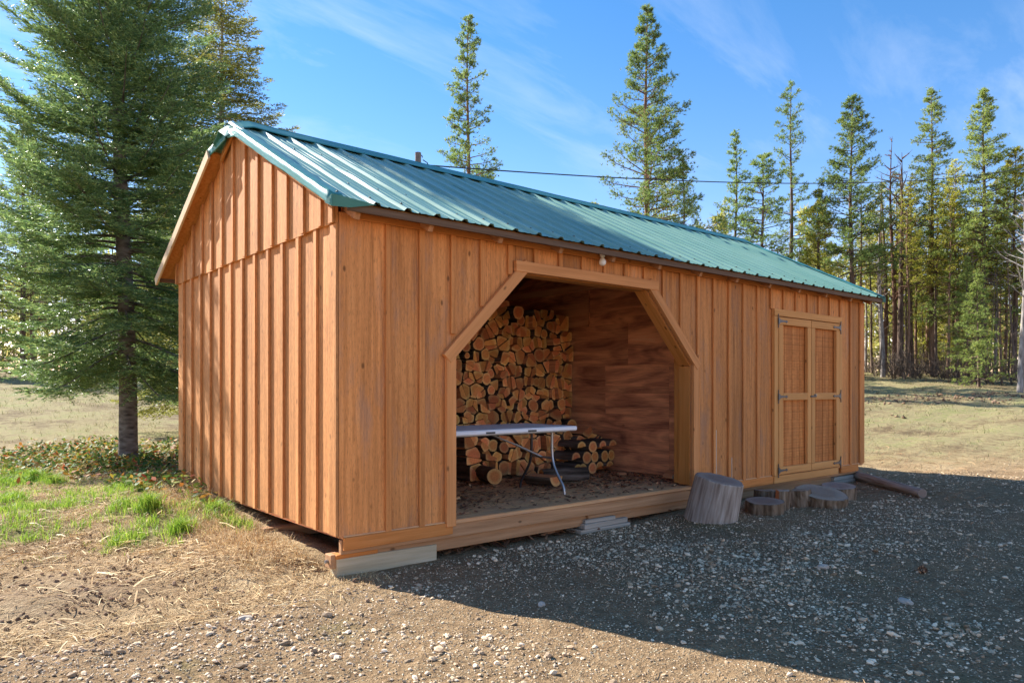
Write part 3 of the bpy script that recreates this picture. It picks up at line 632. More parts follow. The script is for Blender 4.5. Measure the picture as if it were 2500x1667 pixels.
# ------------------------------------------------------------------ the shed
L, WD = 7.32, 3.63
RZ, SL, RY = 3.236, 0.514, 1.815                    # ridge height, slope, ridge line
def roof_z(y): return RZ - SL * abs(y - RY)
OX0, OX1, OY = -0.15, L + 0.15, 0.20
shed = empty('shed'); tag(shed, 'long orange-brown board-and-batten shed with green metal roof and open bay', 'shed')
OPEN = [(0.895, 0.09), (0.895, 1.26), (1.57, 1.93), (3.03, 1.93), (3.69, 1.26), (3.69, 0.09)]
def open_top(x):
    if x <= 0.895 or x >= 3.69: return None
    return float(np.interp(x, [0.895, 1.57, 3.03, 3.69], [1.26, 1.93, 1.93, 1.26]))
ZT = 2.165                                          # top of the front siding

# front wall: inner lining with the opening, then boards, battens and trims in front of it
def ring_wall(name, parent, outer, inner, y0, y1, mat):
    """outer rectangle with the opening cut from its bottom edge"""
    (xa, za), (xb, zb) = outer
    poly = [(xa, za), (inner[0][0], za)] + inner[1:-1] + [(inner[-1][0], za), (xb, za), (xb, zb), (xa, zb)]
    return prism(name, parent, poly, 'xz', y0, y1, mat)
OPENW = [(0.870, 0.09), (0.870, 1.27), (1.56, 1.96), (3.04, 1.96), (3.715, 1.27), (3.715, 0.09)]
front = ring_wall('front_wall', shed, ((0.03, 0.06), (L - 0.03, 2.20)), OPENW, 0.03, 0.10, MAT['ply'])
# children of a part are given in the part's own space: front_wall sits at its polygon centre, so take that off
def sub(parent, o):
    o.location = o.location - parent.location
    return o
pitch, x_first = 0.2643, 0.333
lines = [x_first + pitch * k for k in range(27)]
edges = [0.0] + lines + [L]
rb = random.Random(5)
def cut_board(x0, x1, zb, zt):
    """board outline with the opening taken away"""
    xs = sorted(set([x0, x1] + [x for x in (0.895, 1.57, 3.03, 3.69) if x0 < x < x1]))
    low = []
    for i, x in enumerate(xs):
        left = open_top(x - 1e-4) if i > 0 else None; right = open_top(x + 1e-4) if i < len(xs) - 1 else None
        for v, ok in ((left, i > 0), (right, i < len(xs) - 1)):
            if ok:
                z = zb if v is None else v
                if not low or abs(low[-1][1] - z) > 1e-3 or abs(low[-1][0] - x) > 1e-6: low.append((x, z))
    return low + [(x1, zt), (x0, zt)]
DOOR = (5.129, 6.682, 1.905)
for i in range(len(edges) - 1):
    x0, x1 = edges[i] + 0.001, edges[i + 1] - 0.001
    if i > 0: x0 += 0.012
    if i < len(edges) - 2: x1 += 0.012
    if x1 - x0 < 0.03: continue
    zb = 0.075 if (x1 < DOOR[0] + 0.05 or x0 > DOOR[1] - 0.05) else 1.80
    segs = [(x0, x1, zb)]
    if x0 < DOOR[0] < x1: segs = [(x0, DOOR[0] + 0.03, 0.075), (DOOR[0] + 0.03, x1, 1.80)]
    elif x0 < DOOR[1] < x1: segs = [(x0, DOOR[1] - 0.03, 1.80), (DOOR[1] - 0.03, x1, 0.075)]
    for a, b, z in segs:
        sub(front, prism('board', front, cut_board(a, b, z, ZT), 'xz', 0.0 + rb.uniform(-0.0015, 0.0015), 0.022, MAT['siding']))
for i, x in enumerate(lines):
    c = x + 0.022; zo = open_top(c); zb = 0.075
    if zo is not None or 0.80 < c < 0.90 or 3.69 < c < 3.78: zb = (open_top(min(max(c, 0.93), 3.66)) or 1.26) + (0.08 if 1.5 < c < 3.1 else 0.13)
    if DOOR[0] - 0.03 < c < DOOR[1] + 0.02: zb = DOOR[2] + 0.002
    sub(front, box('batten', front, x, x + 0.044, -0.021 + rb.uniform(-.002, .002), -0.0015, zb, ZT - 0.035, MAT['batten'], 0.0025))
yt = -0.004
sub(front, box('frieze_board', front, 0.09, 3.1, -0.036, -0.023, 2.128, 2.17, MAT['skirt'], 0.002, 0))
sub(front, box('frieze_board', front, 3.104, L - 0.05, -0.035, -0.022, 2.126, 2.168, MAT['skirt'], 0.002, 0))
sub(front, box('skirt_board', front, 0.025, 0.87, -0.030, -0.003, -0.004, 0.078, MAT['skirt'], 0.003, 0))
sub(front, box('skirt_board', front, 3.79, DOOR[0] - 0.002, -0.030, -0.003, -0.004, 0.078, MAT['skirt'], 0.003, 0))
sub(front, box('skirt_board', front, DOOR[1] + 0.002, 7.14, -0.030, -0.003, -0.004, 0.078, MAT['skirt'], 0.003, 0))
# trim round the opening
def trim(a, b, w, y0, y1, mat=MAT['trim'], name='opening_trim'):
    return sub(front, beam(name, front, (a[0], (y0 + y1) / 2, a[1]), (b[0], (y0 + y1) / 2, b[1]), w, y1 - y0, (0, 1, 0), mat, 0.003))
trim((0.853, 0.05), (0.853, 1.262), 0.082, -0.038, -0.004)
trim((3.732, 0.05), (3.732, 1.262), 0.082, -0.038, -0.004)
trim((0.815, 1.245), (1.578, 2.002), 0.084, -0.044, -0.006)
trim((3.770, 1.245), (3.022, 2.002), 0.084, -0.044, -0.006)
trim((1.445, 1.972), (3.150, 1.972), 0.084, -0.051, -0.010)
# lining boards of the opening
def jamb(a, b, off, w=0.125):
    return sub(front, beam('jamb_board', front, (a[0] + off[0], 0.075, a[1] + off[1]), (b[0] + off[0], 0.075, b[1] + off[1]), 0.02, w, (0, 1, 0), MAT['jamb'], 0.002))
jamb((0.891, 0.10), (0.891, 1.25), (0, 0)); jamb((3.694, 0.10), (3.694, 1.25), (0, 0), 0.13)
jamb((0.895, 1.26), (1.57, 1.93), (-.003, .003)); jamb((3.69, 1.26), (3.03, 1.93), (.003, .003), 0.13); jamb((1.58, 1.935), (3.02, 1.935), (0, 0), 0.124)
sub(front, box('stud', front, 3.715, 3.76, 0.13, 0.22, 0.10, 1.9, MAT['jamb'], 0.003))
sub(front, box('split_scar', front, 4.072, 4.080, -0.0245, -0.012, 0.12, 0.62, MAT['palesplit'], 0.001)); sub(front, box('split_scar', front, 4.345, 4.351, -0.0245, -0.012, 0.09, 0.33, MAT['palesplit'], 0.001))

# near gable wall
gable = prism('gable_wall', shed, [(0.03, 0.06), (WD - 0.03, 0.06), (WD - 0.03, roof_z(WD) - 0.10), (RY, RZ - 0.10), (0.03, roof_z(0) - 0.10)], 'yz', 0.03, 0.09, MAT['ply'])
GP = 0.2815
low_lines = [0.296 + GP * k for k in range(12)]
up_lines = [0.165 + GP * k for k in range(13)]
def gboards(lines_, zb, topf, x0, x1, nb, nt, wide=0.045, bo=0.022):
    ed = [0.0] + lines_ + [WD]
    for i in range(len(ed) - 1):
        a, b = ed[i] + 0.001, ed[i + 1] - 0.001
        if i > 0: a += 0.012
        if i < len(ed) - 2: b += 0.012
        if b - a < 0.02: continue
        zj = zb + rb.uniform(-0.004, 0.004)
        pts = [(a, zj), (b, zj), (b, topf(b))] + ([(RY, topf(RY))] if a < RY < b else []) + [(a, topf(a))]
        sub(gable, prism(nb, gable, pts, 'yz', x0 + rb.uniform(-.001, .001), x1, MAT['siding_gable']))
    for y in lines_:
        pts = [(y, zb), (y + wide, zb), (y + wide, topf(y + wide)), (y, topf(y))]
        sub(gable, prism(nt, gable, pts, 'yz', x0 - bo + rb.uniform(-.0015, .0015), x0 - 0.002, MAT['siding_gable']))
gboards(low_lines, 0.087, lambda y: 2.14, 0.0, 0.022, 'board', 'batten')
gboards(up_lines, 2.097, lambda y: roof_z(y) - 0.045, -0.026, -0.004, 'upper_board', 'upper_batten')
sub(gable, box('corner_board', gable, -0.021, -0.0025, -0.002, 0.095, 0.087, 2.092, MAT['siding_gable'], 0.002))
sub(gable, box('upper_corner_board', gable, -0.046, -0.0285, -0.001, 0.06, 2.09, 2.22, MAT['siding_gable'], 0.002))
# the walls out of sight
prism('far_gable_wall', shed, [(0.0, 0.05), (WD, 0.05), (WD, roof_z(WD) - 0.09), (RY, RZ - 0.09), (0.0, roof_z(0) - 0.09)], 'yz', L - 0.06, L - 0.002, MAT['siding'])
prism('back_wall', shed, [(0.0, 0.05), (L - 0.065, 0.05), (L - 0.065, 2.17), (0.0, 2.17)], 'xz', WD - 0.05, WD, MAT['ply'])
sub(front, box('end_board', front, L - 0.10, L + 0.002, -0.0225, -0.0025, 0.075, 2.14, MAT['batten'], 0.002))

# floor, rim and skids
floor = box('floor', shed, 0.03, L - 0.03, -0.012, WD - 0.06, 0.062, 0.086, MAT['deckwood'], 0.002, 0)
def subw(parent, o):         # part whose own matrix may be rotated
    o.matrix_parent_inverse = parent.matrix_basis.inverted(); return o
subw(floor, box('rim_board', floor, 0.02, 4.4, 0.004, 0.042, -0.036, 0.058, MAT['rim'], 0.003, 0))
subw(floor, box('rim_board', floor, 4.404, 7.2, 0.004, 0.042, -0.038, 0.057, MAT['rim'], 0.003, 0))
subw(floor, box('rim_board', floor, 0.30, 0.338, 0.05, WD - 0.05, -0.034, 0.058, MAT['rim'], 0.003, 1))
for y in (0.05, 1.2, 2.4, 3.48):
    subw(floor, box('skid', floor, -0.03, L - 0.1, y, y + 0.09, -0.128, -0.04, MAT['rim'], 0.004, 0))
for x in np.arange(0.45, 7.0, 0.41): subw(floor, box('joist', floor, x, x + 0.038, 0.06, WD - 0.06, -0.03, 0.060, MAT['rim'], 0.003, 1))
subw(floor, tube_obj := link('bolt', tube_mesh('bolt', [(-0.05, 0.095, -0.085), (-0.028, 0.095, -0.085)], 0.012, 6, False), floor, MAT['steel']))
subw(floor, box('edge_strip', floor, 0.9, 3.685, -0.016, 0.03, 0.0875, 0.092, MAT['deckwood'], 0.001, 0))

# partition of plywood, right of the open bay
part = prism('partition', shed, [(0.11, 0.09), (WD - 0.055, 0.09), (WD - 0.055, roof_z(WD) - 0.16), (RY, RZ - 0.16), (0.11, roof_z(0.11) - 0.16)], 'yz', 4.17, 4.24, MAT['ply'])
def sheet(y0, y1, z0, z1, x):
    sub(part, prism('plywood_sheet', part, [(y0, z0), (y1, z0), (y1, min(z1, roof_z(y1) - 0.17)), (y0, min(z1, roof_z(y0) - 0.17))], 'yz', x, 4.168, MAT['ply']))
sheet(0.12, 0.62, 0.095, 1.30, 4.152); sheet(0.625, 3.55, 0.095, 0.74, 4.154); sheet(0.625, 1.55, 0.743, 1.30, 4.156); sheet(1.553, 3.55, 0.743, 1.30, 4.150)
sheet(0.12, 1.20, 1.303, 1.78, 4.153); sheet(1.205, 3.55, 1.303, 1.78, 4.157); sheet(0.30, 1.80, 1.783, 2.6, 4.154); sheet(1.83, 3.3, 1.783, 2.6, 4.154)
sheet(0.62, 2.4, 0.98, 1.06, 4.149)

# roof: deck, steel sheets with ribs, ridge cap, flashing, boards
def slab(name, parent, side, x0, x1, ya, yb, dz0, dz1, mat):
    """sheet following the slope; ya..yb measured out from the ridge line, side -1 front, +1 back"""
    P = [(RY + side * ya, RZ - SL * ya), (RY + side * yb, RZ - SL * yb)]
    poly = [(P[0][0], P[0][1] + dz0), (P[1][0], P[1][1] + dz0), (P[1][0], P[1][1] + dz1), (P[0][0], P[0][1] + dz1)]
    return prism(name, parent, poly, 'yz', x0, x1, mat)
HALF = RY + OY
roof = slab('roof', shed, -1, -0.05, OX1 - 0.01, 0.0, HALF - 0.03, -0.040, -0.026, MAT['soffit'])
sub(roof, slab('roof_deck', roof, 1, -0.05, OX1 - 0.01, 0.004, HALF - 0.03, -0.040, -0.026, MAT['soffit']))
sub(roof, slab('soffit_board', roof, 1, OX0 + 0.01, -0.052, 0.30, HALF - 0.03, -0.041, -0.027, MAT['soffit']))
sub(roof, slab('soffit_board', roof, -1, OX0 + 0.02, -0.052, 0.36, HALF - 0.03, -0.041, -0.027, MAT['soffit']))
def rib_profile(x0, n, p=0.2286):
    pts = []
    for k in range(n):
        b = x0 + k * p
        pts += [(b - 0.030, 0), (b - 0.014, 0.019), (b + 0.014, 0.019), (b + 0.030, 0), (b + 0.078, 0), (b + 0.084, 0.004), (b + 0.092, 0.004), (b + 0.098, 0),
                (b + 0.131, 0), (b + 0.137, 0.004), (b + 0.145, 0.004), (b + 0.151, 0)]
    pts += [(x0 + n * p - 0.031, 0)]
    return pts
cosr = 1 / math.sqrt(1 + SL * SL)
def steel_sheet(x0, n, side, j):
    pr = rib_profile(x0, n); rowsy = np.linspace(0.01, HALF + 0.015, 9); V = []
    rr = np.random.default_rng(j + (50 if side > 0 else 0))
    for yo in rowsy:
        wob = rr.normal(0, 0.0012, len(pr)); lift = 0.006 * rr.random() if yo > HALF else 0
        for (x, h), w_ in zip(pr, wob):
            V.append((x, RY + side * yo + side * h * SL * cosr, RZ - SL * yo + h * cosr + w_ + lift - 0.012))
    m = len(pr); Q = [[r * m + i, r * m + i + 1, (r + 1) * m + i + 1, (r + 1) * m + i] for r in range(len(rowsy) - 1) for i in range(m - 1)]
    me = np_mesh('roof_panel', V, [Q]); o = link('roof_panel', me, roof, MAT['roof'])
    if side > 0: me.flip_normals()
    so_ = o.modifiers.new('thickness', 'SOLIDIFY'); so_.thickness = 0.0012; so_.offset = -1
    sub(roof, o); return o
X0R = -0.085
for side in (-1, 1):
    for j in range(8): steel_sheet(X0R + 0.012 + j * 0.9144, 4, side, j)
    # the last strip up to the far edge
    steel_sheet(X0R + 0.012 + 8 * 0.9144, 1, side, 9)
scr = Acc()
for yo in (0.16, 0.62, 1.08, 1.54, 1.93):
    for k in range(33):
        x = X0R + 0.012 + k * 0.2286 + (0.045 if yo < 1.9 else 0.0); zt = 0.0 if yo < 1.9 else 0.019
        for side in (-1,):
            c = np.array([x, RY + side * yo + random.uniform(-.01, .01), RZ - SL * yo - 0.010 + zt * cosr])
            Vv, Qq = tube([c, c + np.array([0, side * SL, 1]) * 0.004, c + np.array([0, side * SL, 1]) * 0.0045 , c + np.array([0, side * SL, 1]) * 0.009], [0.013, 0.013, 0.008, 0.006], 6); scr.add(Vv, Q=Qq)
ob = link('roof_screws', scr.mesh('roof_screws'), roof, MAT['screw']); ob['kind'] = 'stuff'; sub(roof, ob)
# ridge cap, bent down at the near end
V = []; xs = [OX0 - 0.01, OX0 + 0.06, OX0 + 0.14, OX0 + 0.22] + list(np.linspace(0.3, OX1 + 0.005, 14)); prof = [(-0.135, 0.000), (-0.125, 0.006), (-0.02, 0.018), (0.0, 0.024), (0.02, 0.018), (0.125, 0.006), (0.135, 0.000)]
for i, x in enumerate(xs):
    dn = [-0.115, -0.060, -0.012, 0.008][i] if i < 4 else 0.0
    for (py, h) in prof: V.append((x, RY + py * (1.25 if i == 0 else 1.0) + (0.05 if i == 0 else 0), RZ - SL * abs(py) + h + 0.012 + dn + random.uniform(-.0015, .0015)))
m = len(prof); Q = [[r * m + i, r * m + i + 1, (r + 1) * m + i + 1, (r + 1) * m + i] for r in range(len(xs) - 1) for i in range(m - 1)]
o = link('ridge_cap', np_mesh('ridge_cap', V, [Q]), roof, MAT['flashing']); o.modifiers.new('t', 'SOLIDIFY').thickness = 0.002; sub(roof, o)
# rake flashing along the near gable: a top flange with dents and a folded face
def rake_flash(x_out, sgn, side, ya, yb, seed):
    rr = np.random.default_rng(seed); V = []; rows = np.linspace(ya, yb, 22); pr = [(0.125, 0.010), (0.085, 0.016), (0.05, 0.014), (0.012, 0.020), (0.0, 0.012), (-0.004, -0.020), (0.002, -0.034), (-0.004, -0.050), (0.004, -0.056)]
    for yo in rows:
        pk = max(0.0, 1 - yo / 0.34) * (1 if x_out < 0 else 0)
        dent = rr.normal(0, 0.004, len(pr)); sag = 0.012 * math.sin(yo * 5.0) * (0.5 + 0.5 * math.sin(yo * 2.1))
        for i, ((px, h), dd) in enumerate(zip(pr, dent)):
            V.append((x_out + sgn * px + dd * 0.5 + 0.045 * pk, RY + side * yo, RZ - SL * yo + h + dd * (0.8 if i < 4 else 0.4) + (sag * 0.35 if i > 3 else 0) - 0.085 * pk * (1 if i > 1 else .4)))
    m = len(pr); Q = [[r * m + i, r * m + i + 1, (r + 1) * m + i + 1, (r + 1) * m + i] for r in range(len(rows) - 1) for i in range(m - 1)]
    o = link('rake_flashing', np_mesh('rake_flashing', V, [Q], True), roof, MAT['flashing']); o.modifiers.new('t', 'SOLIDIFY').thickness = 0.002; sub(roof, o)
rake_flash(OX0 - 0.005, 1, -1, 0.02, HALF + 0.03, 1); rake_flash(OX0 - 0.005, 1, 1, 0.02, 0.34, 2); rake_flash(OX1 + 0.005, -1, -1, 0.02, HALF + 0.02, 3)
# folded corner of flashing at the near eave
V = [(OX0 - .01, -OY - .03, roof_z(-OY - .03) + .02), (OX0 + .13, -OY - .035, roof_z(-OY - .03) + .012), (OX0 + .30, -OY - .02, roof_z(-OY) - .012), (OX0 + .12, -OY - .015, roof_z(-OY) - .055), (OX0 + .0, -OY - .005, roof_z(-OY) - .062), (OX0 - .012, -OY + .06, roof_z(-OY) - .03)]
o = link('flashing_corner', np_mesh('flashing_corner', V, [[[0, 1, 3], [1, 2, 3], [0, 3, 4], [0, 4, 5]]]), roof, MAT['flashing']); o.modifiers.new('t', 'SOLIDIFY').thickness = 0.002; sub(roof, o)
# pale barge board on the back slope of the near gable, darker one on the front slope
def slope_beam(name, side, ya, yb, x, w, t, dz, mat):
    a = (x, RY + side * ya, RZ - SL * ya + dz); b = (x, RY + side * yb, RZ - SL * yb + dz)
    return sub(roof, beam(name, roof, a, b, w, t, (1, 0, 0), mat, 0.003))
slope_beam('barge_board', 1, 0.30, HALF + 0.02, OX0 - 0.012, 0.088, 0.02, -0.052, MAT['rawpine'])
slope_beam('barge_board', -1, 0.36, HALF - 0.02, OX0 + 0.02, 0.03, 0.02, -0.052, MAT['soffit'])
slope_beam('barge_board', 1, 0.02, 0.30, -0.06, 0.05, 0.02, -0.085, MAT['soffit'])
slope_beam('barge_board', -1, 0.02, HALF - 0.02, OX1 - 0.02, 0.07, 0.02, -0.066, MAT['brownfascia'])
slope_beam('barge_board', 1, 0.02, HALF - 0.02, OX1 - 0.02, 0.07, 0.02, -0.066, MAT['brownfascia'])
sub(roof, box('fascia_board', roof, OX0 + 0.12, OX1 - 0.012, -OY + 0.012, -OY + 0.030, roof_z(-OY) - 0.066, roof_z(-OY) - 0.020, MAT['brownfascia'], 0.002, 0))
sub(roof, box('fascia_board', roof, OX0 + 0.012, OX1 - 0.012, WD + OY - 0.03, WD + OY - 0.012, roof_z(-OY) - 0.066, roof_z(-OY) - 0.020, MAT['brownfascia'], 0.002, 0))
for x in [0.06] + list(np.arange(0.61, 7.2, 0.61)) + [L - 0.08]:
    slope_beam('rafter', -1, 0.02, HALF - 0.05, x, 0.085, 0.038, -0.090, MAT['rafter'])
    slope_beam('rafter', 1, 0.02, HALF - 0.05, x, 0.085, 0.038, -0.090, MAT['rafter'])
sub(roof, box('ridge_beam', roof, 0.1, L - 0.1, RY - 0.018, RY + 0.018, RZ - 0.25, RZ - 0.06, MAT['rafter'], 0.003, 0))
for x in (1.22, 1.83, 2.44, 3.05, 3.66):
    sub(roof, prism('gusset', roof, [(RY + 0.95, 2.30), (RY + 1.62, 2.12), (RY + 1.62, 2.27), (RY + 0.95, 2.62)], 'yz', x + 0.024, x + 0.036, MAT['ply']))
    sub(roof, box('tie_beam', roof, x - 0.06, x - 0.022, 0.12, WD - 0.08, 2.12, 2.19, MAT['rafter'], 0.003, 1)) if x > 3.5 else None

# the double door
def strap_hinge(parent, x, z, sgn):
    """dark strap hinge: tall leaf on the frame, tapering strap with a spear end"""
    y = -0.055
    q = [(-.024, -.075), (-.018, -.045), (-.022, -.035), (-.022, .035), (-.018, .045), (-.024, .075), (-.015, .075), (-.011, .035), (.002, .030), (.02, .015), (.13, .007), (.145, .016), (.175, 0),
         (.145, -.016), (.13, -.007), (.02, -.015), (.002, -.030), (-.011, -.035), (-.015, -.075)]
    leaf = [(x + sgn * a_, z + b_) for a_, b_ in q]
    return prism('hinge', parent, leaf, 'xz', y - 0.004, y + 0.004, MAT['iron'])
dx0, dx1, dm, dzb, dzt = 5.209, 6.602, 5.917, 0.085, 1.826
sub(front, box('door_trim', front, DOOR[0], DOOR[1], -0.046, -0.004, 1.832, 1.908, MAT['door'], 0.003, 0))
sub(front, box('door_trim', front, DOOR[0], DOOR[0] + 0.078, -0.044, -0.004, 0.082, 1.829, MAT['door'], 0.003))
sub(front, box('door_trim', front, DOOR[1] - 0.074, DOOR[1], -0.044, -0.004, 0.082, 1.829, MAT['door'], 0.003))
sub(front, box('door_sill', front, DOOR[0], DOOR[1] - 0.10, -0.044, -0.004, -0.002, 0.079, MAT['door'], 0.003, 0))
def door(x0, x1, hs):
    d = empty('door', (x0, 0, dzb), 0, shed); d['label'] = 'plank door leaf hinged on the ' + ('bay' if hs > 0 else 'far corner') + ' side'
    def add(o): o.location = o.location - d.location; return o
    def bx(name, a, b, z0, z1, axis, mat=MAT['door'], y0=-0.050, y1=-0.012): return add(box(name, d, a, b, y0, y1, z0, z1, mat, 0.003, axis))
    g_ = 0.004; w = 0.084
    bx('stile', x0 + g_, x0 + w, dzb + 0.086, dzt - 0.088, 2); bx('stile', x1 - w, x1 - g_, dzb + 0.086, dzt - 0.088, 2)
    bx('rail', x0 + g_, x1 - g_, dzt - 0.086, dzt - g_, 0); bx('rail', x0 + g_, x1 - g_, dzb + g_, dzb + 0.084, 0); bx('rail', x0 + w + .002, x1 - w - .002, 0.905, 0.985, 0)
    n = 4; xs = np.linspace(x0 + w - 0.05, x1 - w + 0.05, n + 1)
    for i in range(n): bx('plank', xs[i] + 0.004, xs[i + 1] - 0.004, dzb + 0.03, dzt - 0.03, 2, MAT['door_plank'], -0.006 + 0.0007 * (i % 2), 0.016)
    bx('backing', x0 + .02, x1 - .02, dzb + .02, dzt - .02, 2, MAT['brownfascia'], 0.017, 0.026)
    for z in (dzt - 0.05, 0.945, dzb + 0.05):
        add(strap_hinge(d, x0 if hs > 0 else x1, z, hs))
    return d
door(dx0, dm, 1); dr = door(dm + 0.002, dx1, -1)
lt = box('latch', dr, dm - 0.03, dm + 0.10, -0.064, -0.051, 0.935, 0.955, MAT['iron'], 0.003, 0); lt.location = lt.location - dr.location
ob = link('latch_knob', tube_mesh('latch_knob', [(0, -.05, 0), (0, -.075, 0)], [0.012, 0.009], 8), dr, MAT['steel']); ob.location = Vector((dm + 0.07, 0, 0.962)) - dr.location

# ------------------------------------------------------------------ bulb, mast, wire
b = empty('bulb_holder', (2.37, -0.075, 2.195)); tag(b, 'white porcelain lamp holder with bare bulb under the eave', 'lamp')
def lathe(name, prof, parent, mat, sides=20):
    V = []; Q = []
    for r, z in prof:
        for k in range(sides): a = 2 * math.pi * k / sides; V.append((r * math.cos(a), r * math.sin(a), z))
    for i in range(len(prof) - 1):
        for k in range(sides): k2 = (k + 1) % sides; Q.append([i * sides + k, i * sides + k2, (i + 1) * sides + k2, (i + 1) * sides + k])
    return link(name, np_mesh(name, V, [Q], True), parent, mat)
lathe('base', [(0.0, 0.0), (0.058, 0.0), (0.060, -0.010), (0.052, -0.018), (0.024, -0.024), (0.021, -0.055), (0.0, -0.055)], b, MAT['porcelain'])
lathe('bulb', [(0.0, -0.050), (0.014, -0.052), (0.016, -0.064), (0.027, -0.080), (0.031, -0.098), (0.027, -0.115), (0.014, -0.126), (0.0, -0.129)], b, MAT['bulb'])
box('mounting_block', b, -0.06, 0.06, -0.06, 0.06, 0.002, 0.03, MAT['brownfascia'], 0.002)

m_ = empty('service_mast', (2.43, 2.911, roof_z(2.911) - 0.02)); tag(m_, 'short weathered electric mast standing up behind the roof ridge', 'mast')
hz = 3.785 - m_.location.z
link('pipe', tube_mesh('pipe', [(0, 0, 0), (0, 0, hz * .5), (0.004, 0, hz)], [0.037, 0.036, 0.035], 14), m_, MAT['mast'])
link('roof_boot', tube_mesh('roof_boot', [(0, 0, 0.0), (0, 0, 0.05), (0, 0, 0.09)], [0.11, 0.06, 0.042], 14), m_, MAT['iron'])
link('insulator', tube_mesh('insulator', [(0.03, -0.01, hz - 0.14), (0.07, -0.02, hz - 0.14)], [0.018, 0.022], 10), m_, MAT['mast'])
link('hook', tube_mesh('hook', [(0.03, 0, hz - 0.02), (0.05, -0.01, hz - 0.025), (0.055, -0.012, hz - 0.05)], 0.006, 6), m_, MAT['iron'])
P0 = np.array([2.485, 2.892, 3.648]); P1 = np.array([33.57, 2.53, 10.46])
path = []
for t in np.concatenate([np.linspace(0, .04, 6), np.linspace(.06, 1.0, 40)]):
    p = P0 + (P1 - P0) * t; p[2] = 3.648 + (2.78 * t * t + 4.03 * t) ; path.append(p)
o = link('power_wire', tube_mesh('power_wire', path, 0.009, 5), None, MAT['cable']); tag(o, 'thin black power wire running from the mast to the right', 'wire')
path = [P0 + np.array(q) for q in ((0, 0, 0.06), (0.05, -.02, 0.03), (0.10, -.02, -0.06), (0.16, -.01, -0.03), (0.24, 0, 0.035))]
o = link('wire_tail', tube_mesh('wire_tail', path, 0.006, 5), m_, MAT['cable']); o.location = -Vector(m_.location)
pole = empty('utility_pole', (33.57, 2.53, float(ground_z(33.57, 2.53)))); tag(pole, 'wooden utility pole with crossarm at the far end of the power wire', 'pole')
link('shaft', tube_mesh('shaft', [(0, 0, -0.3), (0, 0, 5), (0, 0, 9.6)], [0.15, 0.13, 0.11], 12), pole, MAT['bark_grey'])
box('crossarm', pole, -0.06, 0.06, -0.9, 0.9, 8.7, 8.82, MAT['greyboard'], 0.005, 1)

# ------------------------------------------------------------------ firewood
rf = np.random.default_rng(21)
def clip_poly(P, a, n):          # keep the side where (p-a).n <= 0
    out = []
    for i in range(len(P)):
        p, q = P[i], P[(i + 1) % len(P)]; dp = (p - a) @ n; dq = (q - a) @ n
        if dp <= 0: out.append(p)
        if dp * dq < 0: out.append(p + (q - p) * (dp / (dp - dq)))
    return out
def ray_poly(c, d, P):           # distance from c to the outline along d
    best = 9.0
    for i in range(len(P)):
        p, q = P[i], P[(i + 1) % len(P)]; e = q - p; den = d[0] * e[1] - d[1] * e[0]
        if abs(den) < 1e-12: continue
        w = p - c; t = (w[0] * e[1] - w[1] * e[0]) / den; u = (w[0] * d[1] - w[1] * d[0]) / den
        if t > 1e-6 and -1e-6 <= u <= 1 + 1e-6: best = min(best, t)
    return best if best < 9 else 0.02
def log_mesh(outline, bark_edges, length, rng, taper=0.0, rough_end=0.004):
    """outline: (x,z) points round the pith at the origin; runs back along +y; materials 0 bark, 1 cut end, 2 split face"""
    O = np.array(outline); n = len(O); V = []; rows = [0.0, 0.012, length * .5, length - .012, length]
    off = rng.normal(0, 0.006, 2)
    for r, y in enumerate(rows):
        k = (0.965 if r in (0, 4) else 1.0) * (1 + taper * (y / length - .5)); c = off * (y / length)
        for p in O * k: V.append((p[0] + c[0], y + rng.normal(0, rough_end * .3), p[1] + c[1]))
    F = []; mi = []
    for r in range(len(rows) - 1):
        for i in range(n):
            j = (i + 1) % n; F.append([r * n + i, r * n + j, (r + 1) * n + j, (r + 1) * n + i]); mi.append(0 if bark_edges[i] else 2)
    cf = len(V); c0 = O.mean(0); V.append((c0[0], -rough_end * rng.random(), c0[1])); cb = len(V); V.append((c0[0], length + .002, c0[1])); b = (len(rows) - 1) * n
    for i in range(n):
        j = (i + 1) % n; F.append([cf, j, i]); mi.append(1); F.append([cb, b + i, b + j]); mi.append(1)
    me = bpy.data.meshes.new('firewood_log'); me.from_pydata(V, [], F); me.polygons.foreach_set('material_index', mi)
    bm = bmesh.new(); bm.from_mesh(me); bmesh.ops.recalc_face_normals(bm, faces=bm.faces); bm.to_mesh(me); bm.free()
    for m in ('bark', 'cut', 'split'): me.materials.append(MAT[m])
    return me
